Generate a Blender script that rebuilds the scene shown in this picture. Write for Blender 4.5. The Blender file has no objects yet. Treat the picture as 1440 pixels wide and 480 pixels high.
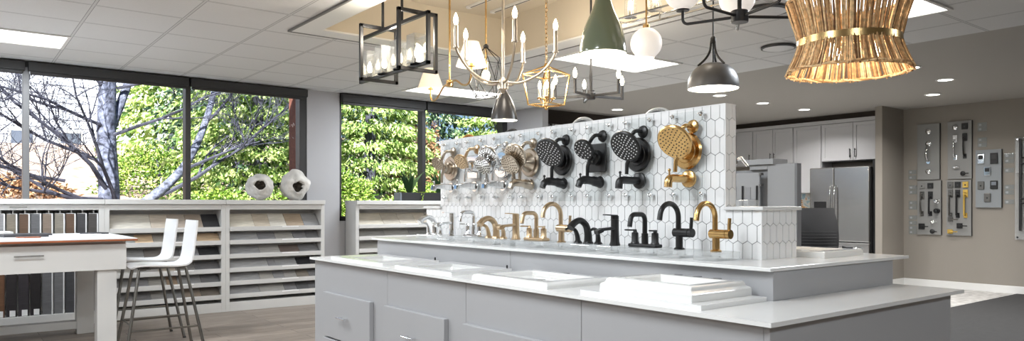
import bpy, math, random
from mathutils import Vector, Matrix, noise
R = math.radians
rnd = random.Random(7)
scene = bpy.context.scene
col = scene.collection

# ------------------------------------------------------------------ mesh helper
class MB:
    def __init__(s): s.v = []; s.f = []; s.m = []; s.cur = 0
    def add(s, vs, fs):
        b = len(s.v); s.v += [tuple(p) for p in vs]
        for f in fs: s.f.append(tuple(b + i for i in f)); s.m.append(s.cur)
        return s
    def box(s, x0, x1, y0, y1, z0, z1):
        x0, x1 = sorted((x0, x1)); y0, y1 = sorted((y0, y1)); z0, z1 = sorted((z0, z1))
        vs = [(x, y, z) for z in (z0, z1) for y in (y0, y1) for x in (x0, x1)]
        return s.add(vs, [(0, 2, 3, 1), (4, 5, 7, 6), (0, 1, 5, 4), (2, 6, 7, 3), (0, 4, 6, 2), (1, 3, 7, 5)])
    def bar(s, p0, p1, w, h=None, up=(0, 0, 1)):
        h = w if h is None else h
        a, b = Vector(p0), Vector(p1); d = (b - a).normalized(); u = Vector(up)
        if abs(d.dot(u)) > .98: u = Vector((0, 1, 0))
        sx = d.cross(u).normalized() * w / 2; sy = sx.cross(d).normalized() * h / 2
        vs = [q + i * sx + j * sy for q in (a, b) for i, j in ((-1, -1), (1, -1), (1, 1), (-1, 1))]
        return s.add(vs, [(0, 1, 2, 3), (7, 6, 5, 4), (0, 4, 5, 1), (1, 5, 6, 2), (2, 6, 7, 3), (3, 7, 4, 0)])
    def tube(s, pts, r, n=10, closed=False, flat=1.0):
        P = [Vector(p) for p in pts]; k = len(P)
        rs = list(r) if isinstance(r, (list, tuple)) else [r] * k
        T = []
        for i in range(k):
            a = P[i - 1] if (i > 0 or closed) else P[i]; b = P[(i + 1) % k] if (i < k - 1 or closed) else P[i]
            T.append((b - a).normalized())
        u = T[0].orthogonal().normalized()
        vs = []
        for i in range(k):
            u = (u - T[i] * u.dot(T[i]));
            u = u.normalized() if u.length > 1e-6 else T[i].orthogonal().normalized()
            w = T[i].cross(u)
            for j in range(n):
                a = 2 * math.pi * j / n
                vs.append(P[i] + (u * math.cos(a) + w * math.sin(a) * flat) * rs[i])
        fs = []
        for i in range(k if closed else k - 1):
            for j in range(n):
                i2 = (i + 1) % k
                fs.append((i * n + j, i * n + (j + 1) % n, i2 * n + (j + 1) % n, i2 * n + j))
        if not closed: fs += [tuple(range(n - 1, -1, -1)), tuple((k - 1) * n + j for j in range(n))]
        return s.add(vs, fs)
    def cyl(s, p0, p1, r0, r1=None, n=20): return s.tube([p0, p1], [r0, r0 if r1 is None else r1], n)
    def lathe(s, prof, o=(0, 0, 0), d=(0, 0, 1), n=28, sx=1, sy=1):
        q = Vector(d).to_track_quat('Z', 'Y').to_matrix(); o = Vector(o); vs = []; k = len(prof)
        for r, z in prof:
            for j in range(n):
                a = 2 * math.pi * j / n
                vs.append(o + q @ Vector((max(r, 1e-5) * math.cos(a) * sx, max(r, 1e-5) * math.sin(a) * sy, z)))
        fs = [(i * n + j, i * n + (j + 1) % n, (i + 1) * n + (j + 1) % n, (i + 1) * n + j) for i in range(k - 1) for j in range(n)]
        if prof[0][0] > 1e-4: pass
        return s.add(vs, fs)
    def disc(s, o, d, r, t, n=28, b=.15):   # solid round plate, thickness t along d, softened edge
        e = min(t, r) * b
        return s.lathe([(0, 0), (r - e, 0), (r, e), (r, t - e), (r - e, t), (0, t)], o, d, n)
    def ball(s, o, r, n=20, sz=1):
        return s.lathe([(r * math.sin(math.pi * i / 12), -r * sz * math.cos(math.pi * i / 12)) for i in range(13)], o, (0, 0, 1), n)
    def prism(s, poly, o, ux, uy, depth):   # polygon extruded by vector depth
        o, ux, uy, dv = Vector(o), Vector(ux), Vector(uy), Vector(depth); k = len(poly)
        a = [o + ux * p[0] + uy * p[1] for p in poly]; b = [p + dv for p in a]
        return s.add(a + b, [tuple(range(k)), tuple(range(2 * k - 1, k - 1, -1))] + [(i, i + k, (i + 1) % k + k, (i + 1) % k) for i in range(k)])

def arc(c, r, a0, a1, n, ax, ay):
    c, ax, ay = Vector(c), Vector(ax), Vector(ay)
    return [c + ax * r * math.cos(R(a0 + (a1 - a0) * i / n)) + ay * r * math.sin(R(a0 + (a1 - a0) * i / n)) for i in range(n + 1)]
def spline(pts, n=6):
    P = [Vector(p) for p in pts]; Q = [P[0] * 2 - P[1]] + P + [P[-1] * 2 - P[-2]]; out = []
    for i in range(1, len(Q) - 2):
        for j in range(n):
            t = j / n; a, b, c, d = Q[i - 1], Q[i], Q[i + 1], Q[i + 2]
            out.append(.5 * ((2 * b) + (c - a) * t + (2 * a - 5 * b + 4 * c - d) * t * t + (3 * b - a - 3 * c + d) * t ** 3))
    return out + [P[-1]]
def lerp(a, b, n): return [a + (b - a) * i / (n - 1) for i in range(n)]

def build(name, mb, mats, parent=None, smooth=False, bevel=0, loc=None, rz=0, label=None, seg=2):
    me = bpy.data.meshes.new(name); me.from_pydata(mb.v, [], mb.f)
    mats = mats if isinstance(mats, (list, tuple)) else [mats]
    for m in mats: me.materials.append(m)
    if len(mats) > 1: me.polygons.foreach_set('material_index', mb.m)
    if smooth:
        me.polygons.foreach_set('use_smooth', [True] * len(me.polygons))
        me.set_sharp_from_angle(angle=R(38))
    me.update()
    o = bpy.data.objects.new(name, me); col.objects.link(o)
    if parent: o.parent = parent
    if loc: o.location = loc
    if rz: o.rotation_euler.z = rz
    if bevel:
        b = o.modifiers.new('Bevel', 'BEVEL'); b.width = bevel; b.segments = seg; b.limit_method = 'ANGLE'
    if label: o['label'] = label
    return o
def tag(o, label, cat, group=None):
    o['label'] = label; o['category'] = cat
    if group: o['group'] = group
    return o
def thing(name, label, cat, loc=(0, 0, 0), rz=0, group=None):
    o = bpy.data.objects.new(name, None); o.empty_display_size = .05; col.objects.link(o)
    o.location = loc; o.rotation_euler.z = rz
    return tag(o, label, cat, group)
def struct(name, mb, mats, **k):
    o = build(name, mb, mats, **k)
    o['kind'] = 'structure'
    return o

# ------------------------------------------------------------------ materials
def lin(c):
    c = c / 255
    return c / 12.92 if c <= .04045 else ((c + .055) / 1.055) ** 2.4
def rgb(r, g, b): return (lin(r), lin(g), lin(b), 1)
def newmat(name):
    m = bpy.data.materials.new(name); m.use_nodes = True
    return m, m.node_tree.nodes, m.node_tree.links
def mat(name, c, rough=.5, metal=0, spec=.5, var=0, scale=8, bump=0, bscale=60, coat=0, aniso=0, stretch=None, emit=None, es=0):
    m, N, L = newmat(name); p = N['Principled BSDF']
    p.inputs['Base Color'].default_value = c; p.inputs['Roughness'].default_value = rough
    p.inputs['Metallic'].default_value = metal; p.inputs['Specular IOR Level'].default_value = spec
    p.inputs['Coat Weight'].default_value = coat; p.inputs['Anisotropic'].default_value = aniso
    if emit: p.inputs['Emission Color'].default_value = emit; p.inputs['Emission Strength'].default_value = es
    if var or bump:
        tc = N.new('ShaderNodeTexCoord'); src = tc.outputs['Object']
        if stretch:
            mp = N.new('ShaderNodeMapping'); mp.inputs['Scale'].default_value = stretch
            L.new(src, mp.inputs['Vector']); src = mp.outputs['Vector']
    if var:
        n = N.new('ShaderNodeTexNoise'); n.inputs['Scale'].default_value = scale; n.inputs['Detail'].default_value = 5
        L.new(src, n.inputs['Vector'])
        mx = N.new('ShaderNodeMix'); mx.data_type = 'RGBA'
        mx.inputs['A'].default_value = tuple(max(0, x * (1 - var)) for x in c[:3]) + (1,)
        mx.inputs['B'].default_value = tuple(min(1, x * (1 + var)) for x in c[:3]) + (1,)
        mr = N.new('ShaderNodeMapRange'); mr.inputs['From Min'].default_value = .3; mr.inputs['From Max'].default_value = .7
        L.new(n.outputs['Fac'], mr.inputs['Value']); L.new(mr.outputs['Result'], mx.inputs['Factor']); L.new(mx.outputs['Result'], p.inputs['Base Color'])
    if bump:
        n = N.new('ShaderNodeTexNoise'); n.inputs['Scale'].default_value = bscale; n.inputs['Detail'].default_value = 4
        L.new(src, n.inputs['Vector']); b = N.new('ShaderNodeBump'); b.inputs['Strength'].default_value = bump; b.inputs['Distance'].default_value = .01
        L.new(n.outputs['Fac'], b.inputs['Height']); L.new(b.outputs['Normal'], p.inputs['Normal'])
    return m
def clear(name, tint=(.97, .98, .98, 1), refl=1.0, rough=.02, body=0.0):
    m, N, L = newmat(name); N.remove(N['Principled BSDF']); out = N['Material Output']
    t = N.new('ShaderNodeBsdfTransparent'); t.inputs['Color'].default_value = tint
    g = N.new('ShaderNodeBsdfGlossy'); g.inputs['Roughness'].default_value = rough
    fr = N.new('ShaderNodeLayerWeight'); fr.inputs['Blend'].default_value = .25
    mu = N.new('ShaderNodeMath'); mu.operation = 'MULTIPLY_ADD'; mu.inputs[1].default_value = .55 * refl; mu.inputs[2].default_value = .04 * refl
    mx = N.new('ShaderNodeMixShader'); L.new(fr.outputs['Facing'], mu.inputs[0]); L.new(mu.outputs[0], mx.inputs['Fac'])
    L.new(t.outputs[0], mx.inputs[1]); L.new(g.outputs[0], mx.inputs[2])
    last = mx
    if body:
        d = N.new('ShaderNodeBsdfDiffuse'); d.inputs['Color'].default_value = (.9, .92, .93, 1)
        m2 = N.new('ShaderNodeMixShader'); m2.inputs['Fac'].default_value = body
        L.new(mx.outputs[0], m2.inputs[1]); L.new(d.outputs[0], m2.inputs[2]); last = m2
    L.new(last.outputs[0], out.inputs['Surface'])
    return m
def glow(name, c, s):
    m, N, L = newmat(name); N.remove(N['Principled BSDF'])
    e = N.new('ShaderNodeEmission'); e.inputs['Color'].default_value = c; e.inputs['Strength'].default_value = s
    L.new(e.outputs[0], N['Material Output'].inputs['Surface'])
    return m

def ceiling_mat():
    m, N, L = newmat('ceiling_tile'); p = N['Principled BSDF']; p.inputs['Roughness'].default_value = .9
    g = N.new('ShaderNodeNewGeometry'); sp = N.new('ShaderNodeSeparateXYZ'); L.new(g.outputs['Position'], sp.inputs[0])
    outs = []
    for ax, off in (('X', .82), ('Y', 7.21)):
        a = N.new('ShaderNodeMath'); a.operation = 'MULTIPLY_ADD'; a.inputs[1].default_value = 1 / .61; a.inputs[2].default_value = 40 - off / .61 + .5
        L.new(sp.outputs[ax], a.inputs[0])
        f = N.new('ShaderNodeMath'); f.operation = 'FRACT'; L.new(a.outputs[0], f.inputs[0])
        s = N.new('ShaderNodeMath'); s.operation = 'SUBTRACT'; s.inputs[1].default_value = .5; L.new(f.outputs[0], s.inputs[0])
        b = N.new('ShaderNodeMath'); b.operation = 'ABSOLUTE'; L.new(s.outputs[0], b.inputs[0])
        outs.append(b)
    mn = N.new('ShaderNodeMath'); mn.operation = 'MINIMUM'; L.new(outs[0].outputs[0], mn.inputs[0]); L.new(outs[1].outputs[0], mn.inputs[1])
    bar = N.new('ShaderNodeMath'); bar.operation = 'LESS_THAN'; bar.inputs[1].default_value = .014; L.new(mn.outputs[0], bar.inputs[0])
    gap = N.new('ShaderNodeMath'); gap.operation = 'LESS_THAN'; gap.inputs[1].default_value = .021; L.new(mn.outputs[0], gap.inputs[0])
    no = N.new('ShaderNodeTexNoise'); no.inputs['Scale'].default_value = 90; L.new(g.outputs['Position'], no.inputs['Vector'])
    cr = N.new('ShaderNodeMix'); cr.data_type = 'RGBA'; cr.inputs['A'].default_value = rgb(212, 212, 212); cr.inputs['B'].default_value = rgb(220, 220, 220)
    L.new(no.outputs['Fac'], cr.inputs['Factor'])
    m1 = N.new('ShaderNodeMix'); m1.data_type = 'RGBA'; m1.inputs['B'].default_value = rgb(140, 140, 142)
    L.new(gap.outputs[0], m1.inputs['Factor']); L.new(cr.outputs['Result'], m1.inputs['A'])
    m2 = N.new('ShaderNodeMix'); m2.data_type = 'RGBA'; m2.inputs['B'].default_value = rgb(205, 205, 205)
    L.new(bar.outputs[0], m2.inputs['Factor']); L.new(m1.outputs['Result'], m2.inputs['A'])
    L.new(m2.outputs['Result'], p.inputs['Base Color'])
    return m
def floor_mat(name, c1, c2, grout, bw, bh, rough=.45, gw=.003, streak=True):
    m, N, L = newmat(name); p = N['Principled BSDF']; p.inputs['Roughness'].default_value = rough
    g = N.new('ShaderNodeNewGeometry')
    b = N.new('ShaderNodeTexBrick'); b.inputs['Scale'].default_value = 1; b.inputs['Brick Width'].default_value = bw; b.inputs['Row Height'].default_value = bh
    b.inputs['Mortar Size'].default_value = gw; b.inputs['Color1'].default_value = c1; b.inputs['Color2'].default_value = c2; b.inputs['Mortar'].default_value = grout
    L.new(g.outputs['Position'], b.inputs['Vector'])
    mp = N.new('ShaderNodeMapping'); mp.inputs['Scale'].default_value = (2.5, 26, 1) if streak else (8, 8, 1); L.new(g.outputs['Position'], mp.inputs['Vector'])
    n = N.new('ShaderNodeTexNoise'); n.inputs['Scale'].default_value = 1.4; n.inputs['Detail'].default_value = 6; L.new(mp.outputs[0], n.inputs['Vector'])
    mr = N.new('ShaderNodeMapRange'); mr.inputs['From Min'].default_value = .3; mr.inputs['From Max'].default_value = .75; mr.inputs['To Min'].default_value = .55; mr.inputs['To Max'].default_value = 1.2
    L.new(n.outputs['Fac'], mr.inputs['Value'])
    mx = N.new('ShaderNodeMix'); mx.data_type = 'RGBA'; mx.blend_type = 'MULTIPLY'; mx.inputs['Factor'].default_value = 1
    L.new(b.outputs['Color'], mx.inputs['A']); L.new(mr.outputs['Result'], mx.inputs['B']); L.new(mx.outputs['Result'], p.inputs['Base Color'])
    return m
def leaf_mat(name, stops, rough=.55):
    m, N, L = newmat(name); p = N['Principled BSDF']; p.inputs['Roughness'].default_value = rough; p.inputs['Specular IOR Level'].default_value = .25
    g = N.new('ShaderNodeNewGeometry'); r = N.new('ShaderNodeValToRGB'); L.new(g.outputs['Random Per Island'], r.inputs['Fac'])
    while len(r.color_ramp.elements) < len(stops): r.color_ramp.elements.new(.5)
    for e, (pos, c) in zip(r.color_ramp.elements, stops): e.position = pos; e.color = c
    L.new(r.outputs['Color'], p.inputs['Base Color'])
    t = N.new('ShaderNodeBsdfTranslucent'); L.new(r.outputs['Color'], t.inputs['Color'])
    mx = N.new('ShaderNodeMixShader'); mx.inputs['Fac'].default_value = .3
    L.new(p.outputs[0], mx.inputs[1]); L.new(t.outputs[0], mx.inputs[2]); L.new(mx.outputs[0], N['Material Output'].inputs['Surface'])
    return m

M = dict(
    ceil=ceiling_mat(), trimw=mat('white_trim', rgb(225, 225, 223), .5), coffer=mat('coffer_paint', rgb(206, 196, 178), .8, var=.03, scale=1.5),
    taupe=mat('taupe_paint', rgb(146, 140, 132), .85, var=.02, scale=2), taupec=mat('taupe_ceiling_paint', rgb(172, 168, 162), .9),
    greyw=mat('grey_paint', rgb(178, 178, 182), .85), dark=mat('dark_frame', rgb(42, 41, 42), .45), shade=mat('dark_roller', rgb(50, 50, 51), .6),
    brownband=mat('dark_brown_band', rgb(58, 50, 45), .8), silver=mat('lit_mullion_metal', rgb(120, 120, 122), .4, metal=.5),
    cab=mat('light_grey_laminate', rgb(205, 204, 202), .4), isl=mat('grey_lacquer', rgb(158, 158, 160), .42, spec=.4),
    quartz=mat('white_quartz', rgb(220, 220, 219), .12, var=.02, scale=3), porcelain=mat('white_porcelain', rgb(224, 224, 222), .1, coat=.5),
    tile=mat('white_tile', rgb(236, 236, 236), .16), grout=mat('grey_grout', rgb(105, 105, 106), .8),
    chrome=mat('polished_chrome', (.82, .83, .84, 1), .07, metal=1), nickel=mat('brushed_nickel', rgb(186, 174, 158), .28, metal=1),
    bronze=mat('champagne_bronze', rgb(202, 178, 146), .3, metal=1), gold=mat('brushed_gold', rgb(208, 172, 116), .25, metal=1),
    black=mat('matte_black', rgb(22, 22, 23), .38), blackm=mat('black_metal', rgb(34, 34, 36), .4, metal=.3), nozz=mat('nozzle_grey', rgb(228, 228, 228), .5), nozzd=mat('nozzle_dark', rgb(70, 60, 45), .5),
    steel=mat('stainless_steel', (.60, .595, .59, 1), .2, metal=1, aniso=.6, bump=.015, bscale=3, stretch=(60, 60, .6)), steelg=mat('grey_steel_tube', rgb(120, 118, 114), .3, metal=1),
    iron=mat('dark_grey_iron', rgb(70, 70, 72), .45, metal=.5), clear=clear('clear_acrylic', refl=.3, body=.03), acry=clear('acrylic_block', refl=1.2, body=.18), glass=clear('clear_glass', refl=.04), glow_glass=clear('lamp_glass', refl=1.6, body=.07),
    bulb=glow('warm_bulb', (1, .82, .55, 1), 14), panel=glow('light_diffuser', (1, .98, .95, 1), 2.2), led=glow('downlight_lens', (1, .97, .9, 1), 6),
    opal=mat('opal_glass', rgb(248, 244, 240), .4, spec=.3, emit=(1, .95, .9, 1), es=.22), dome=mat('matte_dome_enamel', rgb(84, 84, 86), .42, metal=.2), linen=mat('cream_linen', rgb(246, 236, 214), .8, emit=(1, .86, .62, 1), es=.18, bump=.1, bscale=120),
    shadein=mat('white_shade_lining', rgb(250, 248, 240), .6, emit=(1, .96, .88, 1), es=.9), green=mat('olive_green_enamel', rgb(116, 126, 102), .14, coat=.6), gunmetal=mat('gunmetal_enamel', rgb(58, 58, 60), .3, metal=.3),
    candle=mat('candle_sleeve', rgb(225, 220, 208), .35), twig=mat('twig_bark', rgb(170, 134, 96), .85, var=.5, scale=22, bump=.6, bscale=90, stretch=(1, 1, .25)), brass=mat('antique_brass', rgb(190, 160, 110), .25, metal=1),
    white=mat('white_plastic', rgb(222, 222, 223), .35), walnut=mat('brown_table_edge', rgb(150, 84, 48), .45, var=.2, scale=30, stretch=(.2, 4, 4)), paper=mat('white_paper', rgb(240, 240, 240), .7),
    charcoal=mat('charcoal_card', rgb(60, 60, 64), .6), mesh=mat('dark_mesh_fabric', rgb(44, 44, 46), .7, bump=.5, bscale=220),
    board=mat('grey_display_board', rgb(138, 138, 136), .5), boardb=mat('blue_grey_display_board', rgb(138, 143, 146), .5), yellow=mat('satin_brass', rgb(214, 178, 90), .32, metal=.6),
    kit=mat('white_kitchen_paint', rgb(196, 196, 198), .5), dgrey=mat('mid_grey_board', rgb(128, 128, 129), .6), dgrey2=mat('chip_grey', rgb(118, 118, 120), .55),
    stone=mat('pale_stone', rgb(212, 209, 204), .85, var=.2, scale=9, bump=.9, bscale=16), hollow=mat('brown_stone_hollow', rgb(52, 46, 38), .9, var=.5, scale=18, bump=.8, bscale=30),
    planter=mat('charcoal_planter', rgb(36, 36, 38), .5), planterg=mat('lit_end_and_keypad_grey', rgb(120, 126, 134), .4, metal=.3), soil=mat('potting_soil', rgb(52, 42, 32), .95, bump=.8, bscale=60),
    bark=mat('pale_mottled_bark', rgb(104, 110, 132), .9, var=.75, scale=16, bump=.8, bscale=24), branch=mat('dark_bark', rgb(66, 68, 84), .9, var=.3, scale=20),
    brick=mat('red_brick', rgb(120, 74, 62), .85, var=.25, scale=30), siding=mat('pale_siding', rgb(214, 222, 236), .8, var=.05, scale=3),
    litter=mat('leaf_litter', rgb(160, 142, 132), .95, var=.55, scale=5, bump=.6, bscale=14), wpane=mat('dark_window_pane', rgb(86, 94, 110), .1),
    rattan=mat('orange_rattan', rgb(176, 116, 48), .6, var=.3, scale=40), beads=mat('silver_beads', rgb(196, 196, 194), .35, metal=.4), mirror=mat('mirror_glass', (.9, .9, .9, 1), .02, metal=1),
    vent=mat('grey_grille', rgb(168, 168, 170), .6), vase=mat('brown_vase', rgb(120, 78, 46), .35, var=.3, scale=20),
    carpet=mat('charcoal_carpet', rgb(52, 52, 53), .85, var=.12, scale=14, bump=.2, bscale=200),
)
M['wood'] = floor_mat('greige_wood_plank', rgb(162, 149, 138), rgb(138, 127, 117), rgb(84, 76, 70), 1.3, .19)
M['ltile'] = floor_mat('light_floor_tile', rgb(205, 203, 200), rgb(198, 196, 192), rgb(150, 148, 146), 1.2, .3, streak=False)
M['pine'] = leaf_mat('bright_conifer_leaf', [(0, rgb(50, 78, 40)), (.25, rgb(120, 152, 80)), (.6, rgb(190, 212, 130)), (1, rgb(238, 246, 190))])
M['dpine'] = leaf_mat('dark_conifer_leaf', [(0, rgb(30, 48, 40)), (.4, rgb(66, 96, 76)), (.75, rgb(118, 146, 110)), (1, rgb(190, 208, 160))])
M['shrub'] = leaf_mat('garden_shrub_leaf', [(0, rgb(40, 66, 26)), (.4, rgb(102, 140, 50)), (.8, rgb(176, 200, 96)), (1, rgb(228, 232, 170))])
m_, N_, L_ = newmat('twig_bundle'); p_ = N_['Principled BSDF']; p_.inputs['Roughness'].default_value = .8
g_ = N_.new('ShaderNodeNewGeometry'); r_ = N_.new('ShaderNodeValToRGB'); L_.new(g_.outputs['Random Per Island'], r_.inputs['Fac'])
for _ in range(2): r_.color_ramp.elements.new(.5)
for e_, (q_, c_) in zip(r_.color_ramp.elements, ((0, rgb(92, 64, 40)), (.25, rgb(170, 128, 84)), (.6, rgb(222, 180, 128)), (1, rgb(250, 220, 172)))): e_.position = q_; e_.color = c_
tc_ = N_.new('ShaderNodeTexCoord'); n_ = N_.new('ShaderNodeTexNoise'); n_.inputs['Scale'].default_value = 70; L_.new(tc_.outputs['Object'], n_.inputs['Vector'])
mr_ = N_.new('ShaderNodeMapRange'); mr_.inputs['From Min'].default_value = .35; mr_.inputs['From Max'].default_value = .65; mr_.inputs['To Min'].default_value = .7; mr_.inputs['To Max'].default_value = 1.2; L_.new(n_.outputs['Fac'], mr_.inputs['Value'])
mx_ = N_.new('ShaderNodeMix'); mx_.data_type = 'RGBA'; mx_.blend_type = 'MULTIPLY'; mx_.inputs['Factor'].default_value = 1
L_.new(r_.outputs['Color'], mx_.inputs['A']); L_.new(mr_.outputs['Result'], mx_.inputs['B']); L_.new(mx_.outputs['Result'], p_.inputs['Base Color']); M['twig'] = m_
M['rust'] = leaf_mat('autumn_leaf', [(0, rgb(90, 66, 52)), (.5, rgb(170, 128, 96)), (1, rgb(222, 196, 160))])
M['snake'] = leaf_mat('snake_plant_leaf', [(0, rgb(24, 44, 26)), (.6, rgb(44, 70, 38)), (1, rgb(78, 102, 56))], .4)
M['succ'] = leaf_mat('succulent_leaf', [(0, rgb(70, 110, 50)), (.6, rgb(130, 160, 60)), (1, rgb(190, 196, 90))], .4)
# ------------------------------------------------------------------ room shell
CZ = 2.65
X0, X1, Y0, Y1 = -3.2, 11.4, -3.6, 8.75
struct('floor', MB().box(X0, X1 + .6, Y0, Y1 + .2, -.1, 0), M['wood'])
struct('floor_tile', MB().box(5.2, X1, 3.55, Y1 - .3, 0, .005), M['ltile'])
struct('floor_carpet', MB().box(4.3, X1, Y0, 3.55, 0, .008), M['carpet'])
CX0, CX1, CY0, CY1, CT = 2.40, 4.26, .35, 5.66, 3.02
struct('ceiling', MB().box(X0, CX0 - .04, Y0, Y1 + .2, CZ, CZ + .1).box(CX1 + .04, 6.81, Y0, Y1 + .2, CZ, CZ + .1).box(CX0 - .04, CX1 + .04, CY1 + .04, Y1 + .2, CZ, CZ + .1).box(CX0 - .04, CX1 + .04, Y0, CY0 - .04, CZ, CZ + .1), M['ceil'])
struct('ceiling_gypsum', MB().box(6.81, X1 + .6, Y0, Y1 + .2, CZ, CZ + .1), M['taupec'])
c = MB()
c.box(CX0 - .04, CX0, CY0, CY1, CZ, CT).box(CX1, CX1 + .04, CY0, CY1, CZ, CT).box(CX0, CX1, CY1, CY1 + .04, CZ, CT).box(CX0, CX1, CY0 - .04, CY0, CZ, CT).box(CX0 - .04, CX1 + .04, CY0 - .04, CY1 + .04, CT, CT + .05)
struct('ceiling_coffer', c, M['coffer'])
t = MB(); w = .19
t.box(CX0 - w, CX0 + .012, CY0 - w, CY1 + w, CZ - .012, CZ + .002).box(CX1 - .012, CX1 + w, CY0 - w, CY1 + w, CZ - .012, CZ + .002)
t.box(CX0 + .012, CX1 - .012, CY1 - .012, CY1 + w, CZ - .012, CZ + .002).box(CX0 + .012, CX1 - .012, CY0 - w, CY0 + .012, CZ - .012, CZ + .002)
struct('trim_1', t, M['trimw'])
t = MB(); w = .2
for a, b in ((w, w - .018),):
    t.box(CX0 - a, CX0 - b, CY0 - a, CY1 + a, CZ - .016, CZ).box(CX1 + b, CX1 + a, CY0 - a, CY1 + a, CZ - .016, CZ).box(CX0 - b, CX1 + b, CY1 + b, CY1 + a, CZ - .016, CZ).box(CX0 - b, CX1 + b, CY0 - a, CY0 - b, CZ - .016, CZ)
struct('trim_2', t, mat('grey_reveal', rgb(120, 120, 120), .6))

SILL = 1.0
ww = MB().box(X0, 3.52, Y1, Y1 + .2, 0, SILL).box(3.52, 3.955, Y1 - .03, Y1 + .2, 0, CZ).box(3.955, 6.68, Y1, Y1 + .2, 0, SILL).box(6.68, X1 + .6, Y1, Y1 + .2, 0, CZ)
struct('wall_window', ww, M['greyw'])
struct('wall_bulkhead', MB().box(6.81, 6.92, 8.06, Y1, 0, CZ), M['greyw'])
struct('wall_kitchen_end', MB().box(6.92, X1 + .1, 8.35, 8.45, 0, CZ), M['taupe'])
struct('trim_3', MB().box(6.92, X1, 8.30, 8.35, 2.4, CZ), M['brownband'])
struct('wall_right', MB().box(X1, X1 + .12, Y0, 5.03, 0, CZ), M['taupe'])
struct('wall_pillar', MB().box(10.72, X1 + .12, 5.03, 5.13, 0, CZ), M['taupe'])
struct('wall_kitchen', MB().box(X1 + .06, X1 + .18, 5.13, 8.35, 0, CZ), M['taupe'])
struct('trim_4', MB().box(11.16, X1 + .06, 5.13, 8.3, 2.56, CZ), M['brownband'])  # darkness of the gap above the cupboards is put into this block's colour
struct('wall_left', MB().box(X0 - .1, X0, Y0, Y1 + .2, 0, CZ), M['taupe'])
struct('wall_rear', MB().box(X0, X1 + .6, Y0 - .1, Y0, 0, CZ), M['taupe'])
struct('baseboard_right', MB().box(X1 - .018, X1, Y0, 5.03, 0, .105).box(10.72, X1 - .018, 5.012, 5.03, 0, .105), M['trimw'], bevel=.004)

def window(name, x0, x1, mull, ztop, silver=()):
    f = MB()
    f.box(x0, x1, Y1 + .02, Y1 + .12, SILL, SILL + .06)
    f.box(x0, x0 + .05, Y1 + .02, Y1 + .12, SILL, CZ).box(x1 - .09, x1, Y1 - .02, Y1 + .12, SILL, CZ)
    f.box(x0, x1, Y1 - .02, Y1 + .12, CZ - .06, CZ)
    o = struct(name, f, M['dark'], bevel=.004)
    for m in mull:
        mo = build('mullion', MB().box(m - .028, m + .028, Y1 - .015, Y1 + .12, SILL + .06, CZ - .06), M['silver'] if m in silver else M['dark'], o, bevel=.004)  # the lit look of one mullion is put into a paler metal colour
    build('pane', MB().box(x0 + .05, x1 - .09, Y1 + .055, Y1 + .062, SILL + .06, CZ - .06), M['glass'], o)
    e = [x0] + list(mull) + [x1]
    for a, b in zip(e, e[1:]):
        zt = ztop if a > 3 and a < 5 else ztop
        s = MB().box(a + .012, b - .012, Y1 - .1, Y1 - .02, zt + .03, CZ - .012)
        build('shade_cassette', s, M['shade'], o, bevel=.008)
        build('hem_bar', MB().box(a + .03, b - .03, Y1 - .07, Y1 - .04, zt, zt + .035), M['dark'], o, bevel=.006)
    return o
window('window_1', X0, 3.52, (-1.0, .6, 2.13), 2.515, silver=(.6,))
window('window_2', 3.955, 6.68, (5.22,), 2.5)
struct('trim_5', MB().box(3.49, 3.60, Y1 + .22, Y1 + .5, 0, 3.4), M['brick'])

# ------------------------------------------------------------------ ceiling fittings
def troffer(x0, x1, y0, y1, label, power=38, vis=True):
    t = thing('ceiling_light', label, 'ceiling light', ((x0 + x1) / 2, (y0 + y1) / 2, CZ), 0, 'recessed ceiling light panels')
    a, b = (x1 - x0) / 2, (y1 - y0) / 2
    f = MB()
    for s in (-1, 1):
        f.box(s * a, s * (a - .025), -b, b, -.012, 0).box(-a + .025, a - .025, s * b, s * (b - .025), -.012, 0)
    build('frame', f, M['trimw'], t)
    build('diffuser', MB().box(-a + .025, a - .025, -b + .025, b - .025, -.006, 0), M['panel'], t)
    l = bpy.data.lights.new('panel_light', 'AREA'); l.shape = 'RECTANGLE'; l.size = 2 * a - .06; l.size_y = 2 * b - .06; l.energy = power; l.color = (.885, .95, 1)
    o = bpy.data.objects.new('panel_light', l); col.objects.link(o); o.parent = t; o.location = (0, 0, -.014)
    return t
PW = 36
troffer(-.4, .82, 7.21, 7.82, 'long recessed light panel above the leftmost window', PW)
troffer(4.48, 5.70, 7.43, 8.04, 'recessed light panel near the second window behind the hanging lamps', PW)
troffer(4.66, 5.88, 4.75, 5.4, 'recessed light panel beyond the white globe pendant', PW)
troffer(4.61, 5.83, 2.22, 2.83, 'recessed light panel behind the woven twig pendant', PW)
for i, (x, y) in enumerate(((-.4, 4.4), (-.4, 1.7), (-.4, -1.2), (4.7, -1.2), (-2.6, 5.8), (-2.6, 2.0))):
    troffer(x, x + 1.22, y, y + .62, ['recessed light panel over the floor left of the island', 'recessed light panel nearer the viewer left of the island', 'recessed light panel behind the viewer on the left', 'recessed light panel behind the viewer on the right', 'recessed light panel at the far left by the windows', 'recessed light panel at the far left side wall'][i], PW)
dl = [(7.95, 7.66), (7.99, 5.85), (9.08, 5.92), (10.18, 5.93), (9.05, 3.53), (10.13, 4.1), (7.97, 3.44), (9.0, 1.0), (10.15, 1.0), (7.97, 1.0)]
dln = ['downlight above the far end of the white tile wall', 'downlight seen just under the black dome pendant', 'downlight second from the left in the row before the white kitchen cupboards', 'downlight in front of the tall white kitchen cupboard', 'larger looking downlight right of the twig pendant', 'downlight just in front of the grey wall pillar', 'downlight behind the rim of the twig pendant', 'downlight before the right wall out past the carpet', 'downlight over the carpet by the right wall', 'downlight over the dark carpet']
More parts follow.
